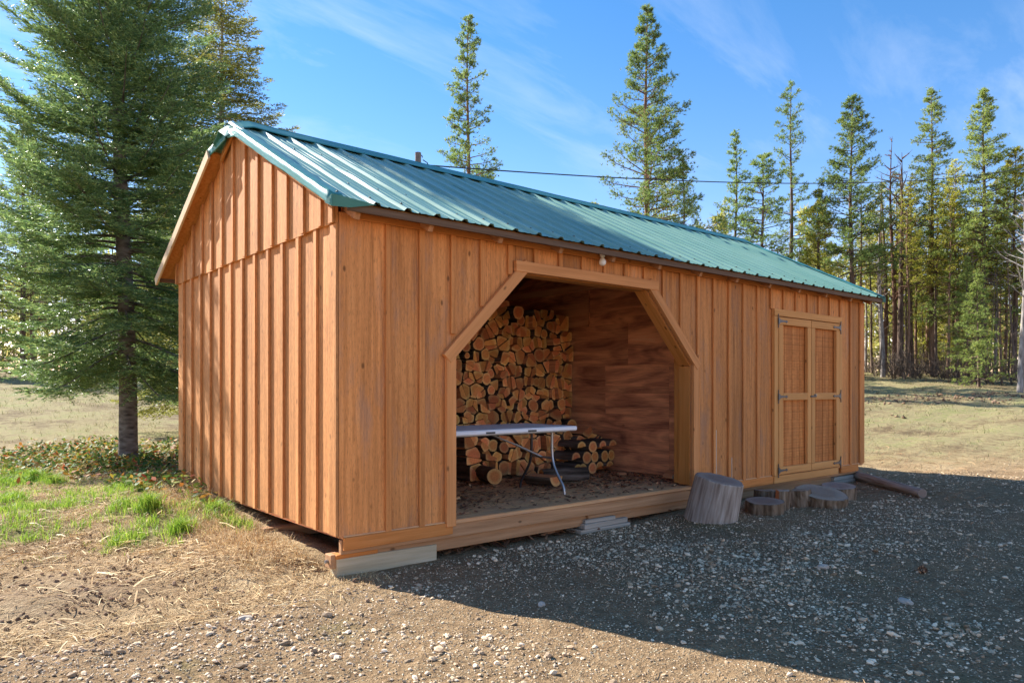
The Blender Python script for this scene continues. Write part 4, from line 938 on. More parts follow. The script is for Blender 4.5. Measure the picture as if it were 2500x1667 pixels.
def shape_in_cell(P, kind, rng):
    """returns pith point, outline about it, bark flags, radius"""
    c = np.mean(P, 0)
    if kind == 'round':
        th = np.arange(14) * 2 * np.pi / 14; d = np.array([ray_poly(c, np.array([np.cos(t), np.sin(t)]), P) for t in th]); Rm = np.clip(d.min() * 1.28, 0.028, 0.085)
        r = np.minimum(d * .985, Rm) * (1 + rng.normal(0, 0.015, 14)); return c, np.stack([np.cos(th) * r, np.sin(th) * r], -1), [True] * 14, float(r.max())
    P = [p for p in P]
    if kind == 'half':
        i = int(np.argmax([np.linalg.norm(P[(k + 1) % len(P)] - P[k]) for k in range(len(P))])); a, b = P[i], P[(i + 1) % len(P)]
        o = (a + b) / 2; e = (b - a) / np.linalg.norm(b - a); base = np.arctan2(e[1], e[0]); th = base + np.linspace(0, np.pi, 11)
        o = o + (c - o) * 0.05
    else:
        i = int(rng.integers(len(P))); o = P[i] + (c - P[i]) * 0.08; a, b = P[(i + 1) % len(P)] - o, P[i - 1] - o
        t0 = np.arctan2(a[1], a[0]); t1 = np.arctan2(b[1], b[0]); w = (t1 - t0) % (2 * np.pi)
        if w > np.pi: w = np.pi * .95
        th = t0 + np.linspace(0.02, w - 0.02, 8)
    d = np.array([ray_poly(o, np.array([np.cos(t), np.sin(t)]), P) for t in th]); Rm = np.quantile(d, 0.86)
    r = np.minimum(d * .975, Rm) * (1 + rng.normal(0, 0.012, len(th)))
    out = np.concatenate([np.stack([np.cos(th) * r, np.sin(th) * r], -1), [[0.0, 0.0]]]); n = len(out)
    nb = rng.random() < 0.8
    return o, out, [nb and (1 <= k < n - 3) for k in range(n)], float(r.max())
def piece_outline(P, pith, outer, rng):
    """piece of a split log: cell polygon P about the pith, outer arc rounded off"""
    P = np.array(P) - pith; c = P.mean(0); P = c + (P - c) * (1 - 0.0028 / max(0.02, np.sqrt(np.abs(c @ c) + 0.001)))
    Q = []
    n = len(P)
    for i in range(n):                      # ease the corners
        a, b = P[i], P[(i + 1) % n]; Q += [a * .88 + b * .12, a * .12 + b * .88]
    Q = np.array(Q); r = np.linalg.norm(Q, axis=1); Rm = np.quantile(r, .93)
    k = np.minimum(1, Rm / np.maximum(r, 1e-6)); return Q * k[:, None] * (1 + rng.normal(0, .008, len(Q)))[:, None]
def stack_cells():
    pts = []; z = 0.165; row = 0
    while z < 2.0:
        h = rf.uniform(0.125, 0.155); x = 4.085 - rf.uniform(0, 0.05)
        while x > 2.34:
            w = rf.choice([rf.uniform(.095, .125), rf.uniform(.14, .20)]); xc = x - w / 2; zc = z + rf.normal(0, 0.034) + 0.02 * math.sin(xc * 3 + row)
            if zc < 1.95 - 0.10 * max(0, xc - 3.0) + 0.03 * math.sin(xc * 9) and not (row > 11 and xc > 4.0): pts.append((xc, zc, row))
            x -= w
        z += h; row += 1
    return pts
PTS = stack_cells(); XY = np.array([(p[0], p[1]) for p in PTS]); PIECES = []
for k, (xc, zc, row) in enumerate(PTS):
    c = XY[k]; P = [c + np.array(q) for q in ((-.13, -.11), (.13, -.11), (.13, .11), (-.13, .11))]
    P = clip_poly(P, np.array([0, 0.092]), np.array([0, -1.0])); P = clip_poly(P, np.array([4.135, 0]), np.array([1.0, 0]))
    for j in np.argsort(((XY - c) ** 2).sum(1))[1:18]:
        v = XY[j] - c; n = v / np.linalg.norm(v); P = clip_poly(P, c + v / 2 - n * 0.001, n)
    if len(P) < 3: continue
    A2 = np.array(P); area = 0.5 * abs(np.sum(A2[:, 0] * np.roll(A2[:, 1], -1) - A2[:, 1] * np.roll(A2[:, 0], -1)))
    if area < 0.0035: continue
    u = rf.random(); m = 1 if area < 0.009 or (area < 0.016 and u < 0.66) or u < 0.12 else (2 if area < 0.019 or u < .6 else 3)
    ctr = A2.mean(0) + rf.normal(0, .008, 2); a0 = rf.uniform(0, 6.283)
    if m == 1:
        if rf.random() < .62:
            o, out, bark, rad = shape_in_cell(P, 'round', rf); PIECES.append((row, o[0], o[1], 'round', o, out, bark, rad))
        else:
            pith = P[int(rf.integers(len(P)))]; out = piece_outline(P, pith, None, rf); r_ = np.linalg.norm(out, axis=1); PIECES.append((row, c[0], c[1], 'wedge', pith, out, list(r_ > np.quantile(r_, .6)), float(r_.max())))
        continue
    for q in range(m):
        t0, t1 = a0 + q * 2 * math.pi / m, a0 + (q + 1) * 2 * math.pi / m
        n0 = np.array([math.sin(t0), -math.cos(t0)]); n1 = np.array([-math.sin(t1), math.cos(t1)])
        W_ = clip_poly(P, ctr, n0); W_ = clip_poly(W_, ctr, n1) if m > 2 else W_
        if len(W_) < 3: continue
        cc = np.mean(W_, 0); a3 = np.array(W_); ar = 0.5 * abs(np.sum(a3[:, 0] * np.roll(a3[:, 1], -1) - a3[:, 1] * np.roll(a3[:, 0], -1)))
        if ar < 0.0016: continue
        out = piece_outline(W_, ctr, None, rf); r_ = np.linalg.norm(out, axis=1)
        PIECES.append((row, cc[0], cc[1], 'half' if m == 2 else 'wedge', ctr, out, list(r_ > np.quantile(r_, .45)), float(r_.max())))
PIECES.sort(key=lambda p: (p[0], -p[1])); seen = {}
for (row, px_, pz_, kind, o, out, bark, rad) in PIECES:
    if len(out) < 4: continue
    i = seen.get(row, 0); seen[row] = i + 1; low = pz_ < 0.56
    me = log_mesh(out, bark, rf.uniform(0.36, 0.44), rf); ob = link('firewood_log', me)
    yf = (1.64 if low else 2.02 + 0.05 * (pz_ - 0.6)) + np.clip(rf.normal(0, 0.03), -.09, .08)
    if low and px_ > 3.65: yf -= 0.06
    ob.location = (o[0], yf, o[1]); ob.rotation_euler = (rf.normal(0, 0.03), 0, rf.normal(0, 0.04)); ob.color = (max(rad, .03) * 1.03, 0, 0, 1)
    word = {'round': 'round unsplit firewood log', 'half': 'half-round split firewood log', 'wedge': 'wedge-shaped split firewood log'}[kind]
    tag(ob, f"{word}, {WORDS[row]} row up, {WORDS[min(i, 39)]} from the plywood wall", 'firewood', 'firewood stacked in the open bay')
def stem(name, rad, length, mats, sides=26, rough=0.05, furrow=0.0, rng=rf, taper=0.0, ell=1.0, wedge=None):
    """log with bark side and end faces; axis along local y from 0 to length; wedge=(a0,a1) keeps an angular slice"""
    if wedge is None: th = np.arange(sides) * 2 * np.pi / sides
    else: th = np.linspace(wedge[0], wedge[1], sides)
    lob = 1 + rough * (np.sin(th * 2 + rng.uniform(0, 6)) * .5 + np.sin(th * 3 + rng.uniform(0, 6)) * .4 + np.sin(th * 5 + rng.uniform(0, 6)) * .3)
    rows = np.array([0, 0.02, .25, .5, .75, .98, 1.0]) * length; V = []
    for r, y in enumerate(rows):
        k = (0.97 if r in (0, 6) else 1.0) * (1 + taper * (1 - y / length))
        fr = 1 + furrow * rng.normal(0, 1, len(th)) * (0.5 if r in (0, 6) else 1)
        q = np.stack([np.cos(th) * rad * lob * fr * k, np.full(len(th), y), np.sin(th) * rad * lob * fr * k * ell], -1)
        if r in (0, 6): q[:, 1] += rng.normal(0, 0.0015, len(th))
        if wedge is not None: q = np.concatenate([q, [[0, y, 0]]])
        V.append(q)
    n = len(V[0]); V = np.concatenate(V); F = []; mi = []
    for r in range(6):
        for i in range(n): j = (i + 1) % n; F.append([r * n + i, r * n + j, (r + 1) * n + j, (r + 1) * n + i]); mi.append(2 if wedge is not None and i >= n - 2 else 0)
    V = list(map(tuple, V)); c0 = len(V); V += [(0.0, -0.001, 0.0) if wedge is None else (V[0][0] * .3, 0.0, V[0][2] * .3), (0.0, length + .001, 0.0) if wedge is None else (V[0][0] * .3, length, V[0][2] * .3)]
    for i in range(n): j = (i + 1) % n; F.append([c0, j, i]); mi.append(1); F.append([c0 + 1, 6 * n + i, 6 * n + j]); mi.append(1)
    me = bpy.data.meshes.new(name); me.from_pydata(V, [], F); me.polygons.foreach_set('material_index', mi)
    bm = bmesh.new(); bm.from_mesh(me); bmesh.ops.recalc_face_normals(bm, faces=bm.faces); bm.to_mesh(me); bm.free()
    for m in mats: me.materials.append(MAT[m])
    return me
def put_log(name, me, loc, axis, rad, spin=0.0):
    """axis: direction of the log's length"""
    o = link(name, me); y = Vector(axis).normalized(); up = Vector((0, 0, 1)) if abs(y.z) < .9 else Vector((0.3, 1, 0)); x = y.cross(up).normalized(); z = x.cross(y)
    M = Matrix.Identity(4)
    for k in range(3): M[k][0] = x[k]; M[k][1] = y[k]; M[k][2] = z[k]; M[k][3] = loc[k]
    o.matrix_basis = M @ Matrix.Rotation(spin, 4, 'Y'); o.color = (rad, 0, 0, 1); return o
FZ = 0.088
LB = ('bark', 'cut', 'split')
tag(put_log('loose_log', stem('loose_log', .082, .40, LB), (2.30, 1.30, FZ + .082), (0.30, 1, 0), .082), 'round log lying on the floor before the stack, near the table', 'firewood', 'loose wood on the shed floor')
tag(put_log('loose_log', stem('loose_log', .068, .52, LB), (3.26, .98, FZ + .068), (-0.97, 0.30, 0), .068), 'long round bark-covered log lying crossways on the shed floor', 'firewood', 'loose wood on the shed floor')
tag(put_log('loose_log', stem('loose_log', .098, .34, LB, 14, wedge=(math.pi, 2 * math.pi)), (2.66, .80, FZ + .098), (-.18, 1, 0), .10), 'half-round split log lying flat side up behind the table leg', 'firewood', 'loose wood on the shed floor')
tag(put_log('loose_log', stem('loose_log', .085, .15, ('split', 'cut_pale', 'split'), 12, 0.12, wedge=(0.1, 3.0)), (4.02, .40, FZ + .002), (.25, 1, 0.0), .09), 'pale split chunk of wood against the plywood wall', 'firewood', 'loose wood on the shed floor')
tag(put_log('wood_offcut', stem('wood_offcut', .03, .09, ('split', 'cut_pale', 'split'), 8, 0.12, wedge=(0.1, 3.0)), (3.82, 1.05, FZ + .002), (1, -.3, 0), .03), 'small pale wood offcut on the shed floor', 'wood')
hp = [(3.40 + .142 * k, 0, k) for k in range(5)] + [(3.47 + .142 * k, 1, k) for k in range(5)] + [(3.54 + .142 * k, 2, k) for k in range(4)]
for xx, rw_, q in hp:
    rr_ = rf.uniform(.058, .070)
    me = stem('loose_log', rr_, rf.uniform(.36, .42), LB) if rf.random() < .7 else stem('loose_log', rr_ * 1.1, rf.uniform(.36, .42), LB, 14, wedge=(rf.uniform(0, .3), rf.uniform(3.0, 3.6)))
    tag(put_log('loose_log', me, (xx, 1.31 + rf.normal(0, .03), FZ + .068 + .118 * rw_), (rf.normal(-.05, .06), 1, 0), rr_), ['bottom', 'middle', 'top'][rw_] + ' row log of the heap before the stack, ' + WORDS[q] + ' towards the plywood wall', 'firewood', 'logs heaped at the stack foot')
# bark chips on the floor
acc = Acc(); rc = np.random.default_rng(4)
n = 5200; X = rc.uniform(0.5, 4.12, n); Y = rc.uniform(0.06, 1.75, n) ; k = rc.random(n) < 0.35 + 0.65 * sstep((Y - 0.15) / 0.5) * sstep((fbm(X, Y, 2, 3) - .3) * 4); X, Y = X[k], Y[k]; n = len(X)
a = rc.uniform(0, 6.283, n); Ls = rc.uniform(.008, .035, n); Ws = rc.uniform(.003, .012, n); D = np.stack([np.cos(a), np.sin(a), rc.normal(0, .15, n)], -1) * Ls[:, None]; S = np.stack([-np.sin(a), np.cos(a), rc.normal(0, .3, n)], -1) * Ws[:, None]
C_ = np.stack([X, Y, FZ + rc.uniform(.003, .012, n)], -1); V = np.stack([C_ - D - S * .5, C_ + D - S, C_ + D * .8 + S, C_ - D * .9 + S * .8], 1)
acc.add(V.reshape(-1, 3), Q=np.arange(n)[:, None] * 4 + np.array([[0, 1, 2, 3]]))
tag(link('bark_chips', acc.mesh('bark_chips'), None, MAT['chips']), 'dark bark chips and sawdust littering the shed floor', 'bark chips', kind='stuff')

# ------------------------------------------------------------------ folding table
tb = empty('folding_table', (1.55, 0.69, FZ)); tag(tb, 'white plastic folding table with grey steel legs in the open bay', 'table')
def tlocal(p): return Vector(p) - tb.location
def tpart(o): o.location = o.location - tb.location; return o
tpart(box('tabletop', tb, 0.64, 2.48, 0.33, 1.05, 0.660, 0.700, MAT['plastic'], 0.010, 0))
for x in (1.444, 1.892): tpart(box('grip', tb, x, x + 0.095, 0.3275, 0.336, 0.668, 0.684, MAT['plastic_dark'], 0.001, 0))
def tsteel(name, pts, r=0.0125, mat='steel'):
    P = [np.array(p) for p in pts]
    for _ in range(2):           # round the bends
        Q_ = [P[0]]
        for i in range(len(P) - 1): Q_ += [P[i] * .75 + P[i + 1] * .25, P[i] * .25 + P[i + 1] * .75]
        P = Q_ + [P[-1]]
    o = link(name, tube_mesh(name, P, r, 8), tb, MAT[mat]); o.location = -tb.location; return o
for x in (2.37, 0.78):
    tsteel('leg', [(x, .55, .66), (x, .55, .38), (x, .47, .25), (x, .395, .16), (x, .385, FZ + .002)])
    tsteel('leg', [(x, .83, .66), (x, .83, .38), (x, .91, .25), (x, .985, .16), (x, .995, FZ + .002)], 0.0125, 'steel_dark' if x > 2 else 'steel')
    tsteel('crossbar', [(x, .55, .405), (x, .69, .405), (x, .83, .405)], 0.010)
tsteel('brace', [(2.37, .69, .405), (2.05, .69, .535)], 0.011); tsteel('brace', [(2.10, .69, .515), (1.72, .69, .655)], 0.008)
tsteel('brace', [(0.78, .69, .405), (1.10, .69, .535)], 0.011); tsteel('brace', [(1.05, .69, .515), (1.43, .69, .655)], 0.008)
tsteel('apron_bar', [(0.70, .42, .652), (2.42, .42, .652)], 0.008); tsteel('apron_bar', [(0.70, .96, .652), (2.42, .96, .652)], 0.008)

# ------------------------------------------------------------------ stumps, chunks and blocks outside
def gz(x, y): return float(ground_z(np.array([x]), np.array([y]))[0])
def standing(name, rad, h, mats, x, y, tilt, label, cat, group=None, **kw):
    me = stem(name, rad, h, mats, rng=rf, **kw); sink = 0.012 + rad * math.hypot(tilt[0], tilt[1]) * .75
    o = put_log(name, me, (x, y, gz(x, y) - sink), (tilt[0], tilt[1], 1.0), rad); return tag(o, label, cat, group)
G1 = 'cut wood left along the shed front'
standing('chopping_stump', .208, .42, ('greystump', 'cut_grey', 'greystump'), 3.47, -.38, (.05, -.21), 'tall leaning weathered grey stump beside the open bay', 'stump', G1, furrow=.004, rough=.07, sides=48, taper=.10)
standing('wood_slice', .172, .135, ('bark_brown', 'cut_grey', 'bark_brown'), 4.13, -.52, (-.06, -.06), 'short tan bark slice lying right of the tall stump', 'wood slice', G1, furrow=.014, sides=40)
standing('wood_chunk', .115, .15, ('bark_brown', 'cut_grey', 'bark_brown'), 4.64, -.20, (0.02, -.03), 'low half-round chunk behind the tan slice', 'wood chunk', G1, furrow=.02, sides=18, wedge=(math.radians(180), math.radians(370)))
standing('wood_chunk', .135, .20, ('bark_brown', 'cut_grey', 'split'), 4.42, -.46, (.04, -.02), 'upright split chunk leaning between the slice and the square block', 'wood chunk', G1, furrow=.02, sides=12, wedge=(math.radians(200), math.radians(300)))
standing('wood_chunk', .165, .175, ('bark_brown', 'cut_grey', 'split'), 4.76, -.47, (-.02, .02), 'squarish split wood block with a pale front face', 'wood chunk', G1, furrow=.02, sides=12, wedge=(math.radians(215), math.radians(325)))
standing('wood_slice', .245, .18, ('bark_brown', 'cut_grey', 'bark_brown'), 4.98, -.62, (-.09, -.19), 'wide grey-topped slice tipped towards the drive below the doors', 'wood slice', G1, furrow=.016, sides=44)
standing('wood_slice', .172, .17, ('bark_brown', 'cut_grey', 'bark_brown'), 5.47, -.58, (-.08, -.07), 'dark slice standing right of the wide tipped one', 'wood slice', G1, furrow=.018, sides=36)
za, zb_ = gz(7.26, .10), gz(6.09, -1.18)
tag(put_log('long_log', stem('long_log', .056, 1.76, ('greystump', 'cut_grey', 'greystump'), 18, .06, .004, taper=-.15), (6.09, -1.18, zb_ + .045), (1.17, 1.28, za - zb_ + .01), .06), 'long thin weathered log lying past the far corner', 'log')
G2 = 'blocks under the shed'
def block(name, x0, x1, y0, y1, z0, z1, mat, label, cat='block', rz=0.0, ry=0.0, group=G2):
    o = box(name, None, x0, x1, y0, y1, z0, z1, mat, 0.004, 0); o.rotation_euler.rotate_axis('X', rz); tag(o, label, cat, group); return o
block('timber_block', 0.005, 0.775, 0.035, 0.135, -0.215, -0.070, MAT['greytimber'], 'thick pale timber block under the near corner of the shed')
bpy.data.objects['timber_block'].rotation_euler.rotate_axis('Y', 0.012)
block('shim', 0.0, 0.30, 0.03, 0.12, -0.068, -0.040, MAT['skirt'], 'thin orange wooden shim on top of the corner timber block', 'shim')
for i, (x0, x1, y0, z0, z1, rz) in enumerate([(2.20, 2.80, -.005, -.195, -.150, .03), (2.23, 2.78, .0, -.148, -.106, -.02), (2.26, 2.62, .005, -.104, -.072, .04)]):
    block('pad_board', x0, x1, y0, y0 + .22, z0, z1, MAT['greyboard'], ['bottom', 'middle', 'top'][i] + ' pale grey board of the pad under the bay', 'board', rz)
block('shim', 2.30, 2.84, .02, .12, -.070, -.041, MAT['rim'], 'thin brown wooden shim above the grey board pad', 'shim')
block('pad_board', 6.55, 7.10, -.01, .20, -.19, -.10, MAT['greyboard'], 'lower grey board of the pad under the far corner', 'board')
block('pad_board', 6.58, 7.06, .0, .20, -.098, -.052, MAT['greyboard'], 'upper grey board of the pad under the far corner', 'board', .03)
block('footing_block', .02, .15, 1.22, 1.36, -.20, -.06, MAT['rim'], 'small brown wooden block under the gable wall')
acc = Acc(); n = 420; X = rc.uniform(.9, 3.6, n); Y = rc.uniform(.08, .7, n)
sticks(acc, X, Y, rc.uniform(.05, .28, n), rc.uniform(.012, .05, n), rc, 0.02)
tag(link('bark_debris', acc.mesh('bark_debris'), None, MAT['chips']), 'broken bark and rotten wood scraps lying under the shed', 'bark debris', kind='stuff')
def rock(x, y, s, label):
    bm = bmesh.new(); bmesh.ops.create_icosphere(bm, subdivisions=2, radius=1.0)
    for v in bm.verts: v.co = v.co * (1 + rf.normal(0, .09)); v.co.x *= s[0]; v.co.y *= s[1]; v.co.z *= s[2]
    me = bpy.data.meshes.new('rock'); bm.to_mesh(me); bm.free(); o = link('rock', me, None, MAT['stone']); o.location = (x, y, gz(x, y) + s[2] * .45); o.rotation_euler = (0, 0, rf.uniform(0, 3)); tag(o, label, 'stone', 'larger stones on the drive')
rock(2.20, -2.55, (.055, .03, .02), 'long flat grey stone at the right edge of the drive'); rock(-1.42, 0.62, (.03, .022, .016), 'smooth tan stone half sunk in the dark soil')
rock(-.75, -.45, (.036, .024, .017), 'pale stone in the sunlit gravel below the straw'); rock(.62, -1.25, (.03, .022, .018), 'tan stone on the edge of the shed shadow')
rock(2.55, -1.9, (.04, .026, .02), 'angular white stone in the shaded gravel')
# a pine cone
acc = Acc()
for k in range(70):
    t = k / 70; a = k * 2.4; r = .035 * math.sin(math.pi * (0.12 + .83 * t)); c = np.array([math.cos(a) * r, math.sin(a) * r, t * .075]); d = np.array([math.cos(a), math.sin(a), .6]) * .014; s_ = np.array([-math.sin(a), math.cos(a), 0]) * .009
    acc.add([c * .3 + [0, 0, c[2] * .7], c - s_, c + d, c + s_], Q=[[0, 1, 2, 3]])
o = link('pine_cone', acc.mesh('pine_cone'), None, MAT['chips']); o.location = (2.95, -2.33, gz(2.95, -2.33) + .02); o.rotation_euler = (1.45, 0, .6); o.scale = (.7, .7, .7); tag(o, 'dark open pine cone on the shaded gravel', 'pine cone')

# ------------------------------------------------------------------ trees
def tri_needles(P, D, ln, wd, rng):
    """one thin triangle per needle bundle"""
    n = len(P); S = nrm(np.cross(D, rng.normal(size=(n, 3)))) * (wd / 2 if np.isscalar(wd) else (wd / 2)[:, None])
    ln = ln if np.isscalar(ln) else ln[:, None]
    V = np.stack([P - S, P + S, P + D * ln], 1).reshape(-1, 3)
    return V, np.arange(n * 3).reshape(-1, 3)
def bend_path(p0, az, L, e0, droop, up, n=9):
    s = np.linspace(0, 1, n); el = e0 - droop * np.sin(np.pi * np.clip(s * 1.15, 0, 1)) + up * s ** 2
    st = L / (n - 1); dx = np.cos(el) * st; dz = np.sin(el) * st
    r = np.concatenate([[0], np.cumsum(dx[:-1])]); z = np.concatenate([[0], np.cumsum(dz[:-1])])
    return np.stack([p0[0] + np.cos(az) * r, p0[1] + np.sin(az) * r, p0[2] + z], -1)
def lerp_path(P, s):
    n = len(P) - 1; i = np.minimum((s * n).astype(int), n - 1); f = (s * n - i)[:, None]; return P[i] * (1 - f) + P[i + 1] * f
def spray_tree(seed, H, z0, rad_f, whorl, per, needle_len, needle_w, dens, e_f, twig_gap=0.055, sub_len=0.09, lean=(0, 0), keep=lambda az, z: 1.0, trunk_r=0.12):
    """fir-like tree: whorls of branches carrying flat sprays of twigs set with needles"""
    r = np.random.default_rng(seed); trunk = Acc(); crown = Acc()
    zs = np.linspace(-0.25, H, 24); path = np.stack([lean[0] * zs + 0.02 * np.sin(zs * 1.1), lean[1] * zs + 0.02 * np.cos(zs * .9), zs], -1)
    tr = trunk_r * np.clip(1 - np.maximum(zs, 0) / H, 0.02, 1) ** 0.85; tr[zs < 0.25] *= 1.18
    V, Q = tube(path, tr, 12); trunk.add(V, Q=Q)
    segA = []; segB = []; segN = []
    z = z0
    while z < H * 0.985:
        for _ in range(per):
            az = r.uniform(0, 6.283); zz_ = z + r.uniform(-whorl * .5, whorl * .5); Lb = rad_f(zz_) * r.uniform(0.72, 1.12) * keep(az, zz_)
            if Lb < 0.12: continue
            e0, dr, up = e_f(zz_); c = np.array([lean[0] * zz_, lean[1] * zz_, zz_])
            P = bend_path(c, az, Lb, e0 + r.normal(0, .08), dr, up)
            V, Q = tube(P, np.linspace(0.004 + 0.010 * Lb, 0.0025, len(P)), 4); trunk.add(V, Q=Q)
            m = max(4, int(Lb / twig_gap)); s = np.linspace(0.14, 0.985, m) + r.uniform(-.01, .01, m); s = np.clip(s, .1, .999)
            B = lerp_path(P, s); T = nrm(lerp_path(P, np.clip(s + .06, 0, 1)) - lerp_path(P, np.clip(s - .06, 0, 1)))
            lat = nrm(np.cross(T, [0, 0, 1.0]))
            for sg in (-1, 1):
                tl = np.clip((0.10 + 0.50 * (1 - s) ** 0.8 * Lb) * r.uniform(.6, 1.15, m), .06, .62) * np.clip(s * 4.5, .35, 1)
                D = nrm(T * r.uniform(.55, .95, m)[:, None] + sg * lat * 0.8 + np.array([0, 0, 1.0]) * r.normal(-.06, .13, m)[:, None]); E = B + D * tl[:, None] + np.array([0, 0, -1.0]) * (tl ** 2 * .25)[:, None]
                segA.append(B); segB.append(E); nr = nrm(np.cross(D, np.cross([0, 0, 1.0], D))); segN.append(nr)
                k = max(1, int(0.26 / sub_len)); lt = np.cross(D, nr)
                for q in range(k):
                    f = (q + .6) / (k + .3); sub_b = B + (E - B) * f
                    for sg2 in (-1, 1):
                        sl_ = np.minimum(sub_len * 1.15, tl * .55) * (1.1 - .55 * f) * r.uniform(.7, 1.2, m); D2 = nrm(D * .75 + sg2 * lt * .7 + np.array([0, 0, 1.0]) * r.normal(-.05, .12, m)[:, None])
                        segA.append(sub_b); segB.append(sub_b + D2 * sl_[:, None]); segN.append(nr)
            segA.append(P[-2:-1]); segB.append(P[-1:] + (P[-1:] - P[-2:-1]) * .3); segN.append(np.array([[0, 0, 1.0]]))
        z += whorl * r.uniform(.8, 1.2)
    A = np.concatenate(segA); B = np.concatenate(segB); N = np.concatenate(segN); Ls = np.linalg.norm(B - A, axis=1); cnt = np.maximum(2, (Ls * dens * r.uniform(.8, 1.2, len(Ls))).astype(int))
    idx = np.repeat(np.arange(len(A)), cnt); f = r.random(len(idx)); D = nrm(B - A)[idx]; lt = np.cross(D, N[idx]); sg = r.choice([-1.0, 1.0], len(idx))
    Pn = A[idx] + (B - A)[idx] * f[:, None]; Dn = nrm(D * r.uniform(.45, .95, len(idx))[:, None] + lt * (sg * r.uniform(.4, 1.0, len(idx)))[:, None] + N[idx] * r.uniform(-.15, .55, len(idx))[:, None])
    V, T = tri_needles(Pn, Dn, needle_len * r.uniform(.75, 1.2, len(idx)), needle_w * r.uniform(.8, 1.2, len(idx)), r); crown.add(V, T=T)
    return trunk, crown
def set_mat(o, m):
    if len(o.data.materials) == 0: o.data.materials.append(m)
    elif o.data.materials[0] != m: o.material_slots[0].link = 'OBJECT'; o.material_slots[0].material = m
def make_tree(name, trunk, crown, loc, mats, label, cat='tree', group=None, rz=0.0, s=1.0):
    t = empty(name, loc, rz); t.scale = (s, s, s); tag(t, label, cat, group)
    set_mat(link('trunk', trunk if isinstance(trunk, bpy.types.Mesh) else trunk.mesh('trunk', True), t), MAT[mats[0]])
    if crown is not None: set_mat(link('crown', crown if isinstance(crown, bpy.types.Mesh) else crown.mesh('crown'), t), MAT[mats[1]])
    return t
# the big fir left of the shed
fz = gz(0.19, 6.80)
def fir_r(z): return float(np.interp(z, [0.9, 1.2, 1.8, 3.2, 4.6, 6.5, 10.5], [0.95, 1.35, 1.6, 1.65, 1.5, 1.2, 0.3]))
def fir_e(z): return (float(np.interp(z, [1.2, 2.0, 3.5, 8], [-.20, -.08, .20, .7])), float(np.interp(z, [1.2, 3, 8], [.45, .28, .1])), float(np.interp(z, [1.2, 3, 8], [.55, .5, .2])))
trk, crn = spray_tree(3, 11.4, 1.36, fir_r, 0.20, 10, 0.058, 0.0125, 44, fir_e, 0.062, 0.085, (-0.020, 0.010), trunk_r=0.125)
make_tree('fir_tree', trk, crn, (0.19, 6.80, fz), ('bark_fir', 'fir'), 'large dark green fir with a bare lower trunk left of the shed')
# yellow-green conifer behind it
yz = gz(2.48, 10.15)
trk, crn = spray_tree(9, 8.9, 0.9, lambda z: float(np.interp(z, [0.9, 2.5, 5, 7.5, 8.9], [1.7, 1.95, 1.55, .9, .15])), 0.24, 9, 0.055, 0.019, 34, lambda z: (float(np.interp(z, [1, 5, 9], [-.15, .1, .5])), .35, .15), 0.085, 0.11, (0.004, 0), trunk_r=0.13)
make_tree('golden_conifer', trk, crn, (2.48, 10.15, yz), ('bark_grey', 'larch'), 'yellow-green conifer standing behind the fir and the roof peak')

def pine(seed, H, zc, rad_f, nb, tufts, tl=0.13, tw=0.018, nn=12, e=(0.15, 0.5), tr=0.14, dead=0, thin=0.35, curve=0.0):
    """open pine: limbs with needle tufts gathered towards their ends, dead twigs below"""
    r = np.random.default_rng(seed); trunk = Acc(); P_ = []; D_ = []
    zs = np.linspace(-0.3, H, 18); wob = np.stack([curve * np.sin(zs / H * 3.0 + seed) + .03 * np.sin(zs), .03 * np.cos(zs * .8), zs], -1); wob[:, 0] -= wob[1, 0]
    V, Q = tube(wob, tr * np.clip(1 - np.maximum(zs, 0) / H, .03, 1) ** .8, 8); trunk.add(V, Q=Q)
    def cen(z): return np.array([np.interp(z, zs, wob[:, 0]), np.interp(z, zs, wob[:, 1]), z])
    for b in range(nb):
        z = zc + (H - zc) * ((b + r.random()) / nb) ** 0.92; Lb = rad_f((z - zc) / (H - zc)) * r.uniform(.55, 1.18)
        if Lb < .08: Lb = .08
        az = r.uniform(0, 6.283); t = (z - zc) / (H - zc); e0 = e[0] + (e[1] - e[0]) * t + r.normal(0, .1)
        P = bend_path(cen(z), az, Lb, e0, .25 * (1 - t), .55, 7); V, Q = tube(P, np.linspace(.008 + .012 * Lb, .004, 7), 4); trunk.add(V, Q=Q)
        m = max(3, int(tufts * (0.35 + Lb / 1.6) * r.uniform(.8, 1.2))); s = thin + (1 - thin) * np.sqrt(r.random(m)); s[0] = .999
        B = lerp_path(P, np.clip(s, 0, .999)); T = nrm(P[-1] - P[0])[None]
        off = r.normal(size=(m, 3)) * np.array([1, 1, .5]) * (0.19 * Lb * (1.15 - s) + .05)[:, None]; off[0] = 0
        P_.append(B + off); D_.append(nrm(T + np.array([0, 0, .55]) + r.normal(0, .35, (m, 3))))
        for k in range(1, m, 2):
            V, Q = tube([B[k] - T[0] * .05, B[k] + off[k]], [.005, .003], 3); trunk.add(V, Q=Q)
    for b in range(dead):
        z = zc * r.uniform(.35, 1.0); P = bend_path(cen(z), r.uniform(0, 6.283), r.uniform(.25, .9) * (.5 + .5 * z / zc), r.uniform(-.35, .25), .2, .1, 5); V, Q = tube(P, np.linspace(.012, .003, 5), 3); trunk.add(V, Q=Q)
    P = np.concatenate(P_); D = np.concatenate(D_); n = len(P); idx = np.repeat(np.arange(n), nn)
    Dn = nrm(D[idx] + r.normal(0, .75, (n * nn, 3))); sz = np.repeat(r.uniform(.7, 1.25, n), nn)
    crown = Acc(); V, T = tri_needles(P[idx], Dn, tl * sz * r.uniform(.7, 1.1, n * nn), tw * sz, r); crown.add(V, T=T)
    return trunk.mesh('trunk', True), crown.mesh('crown')
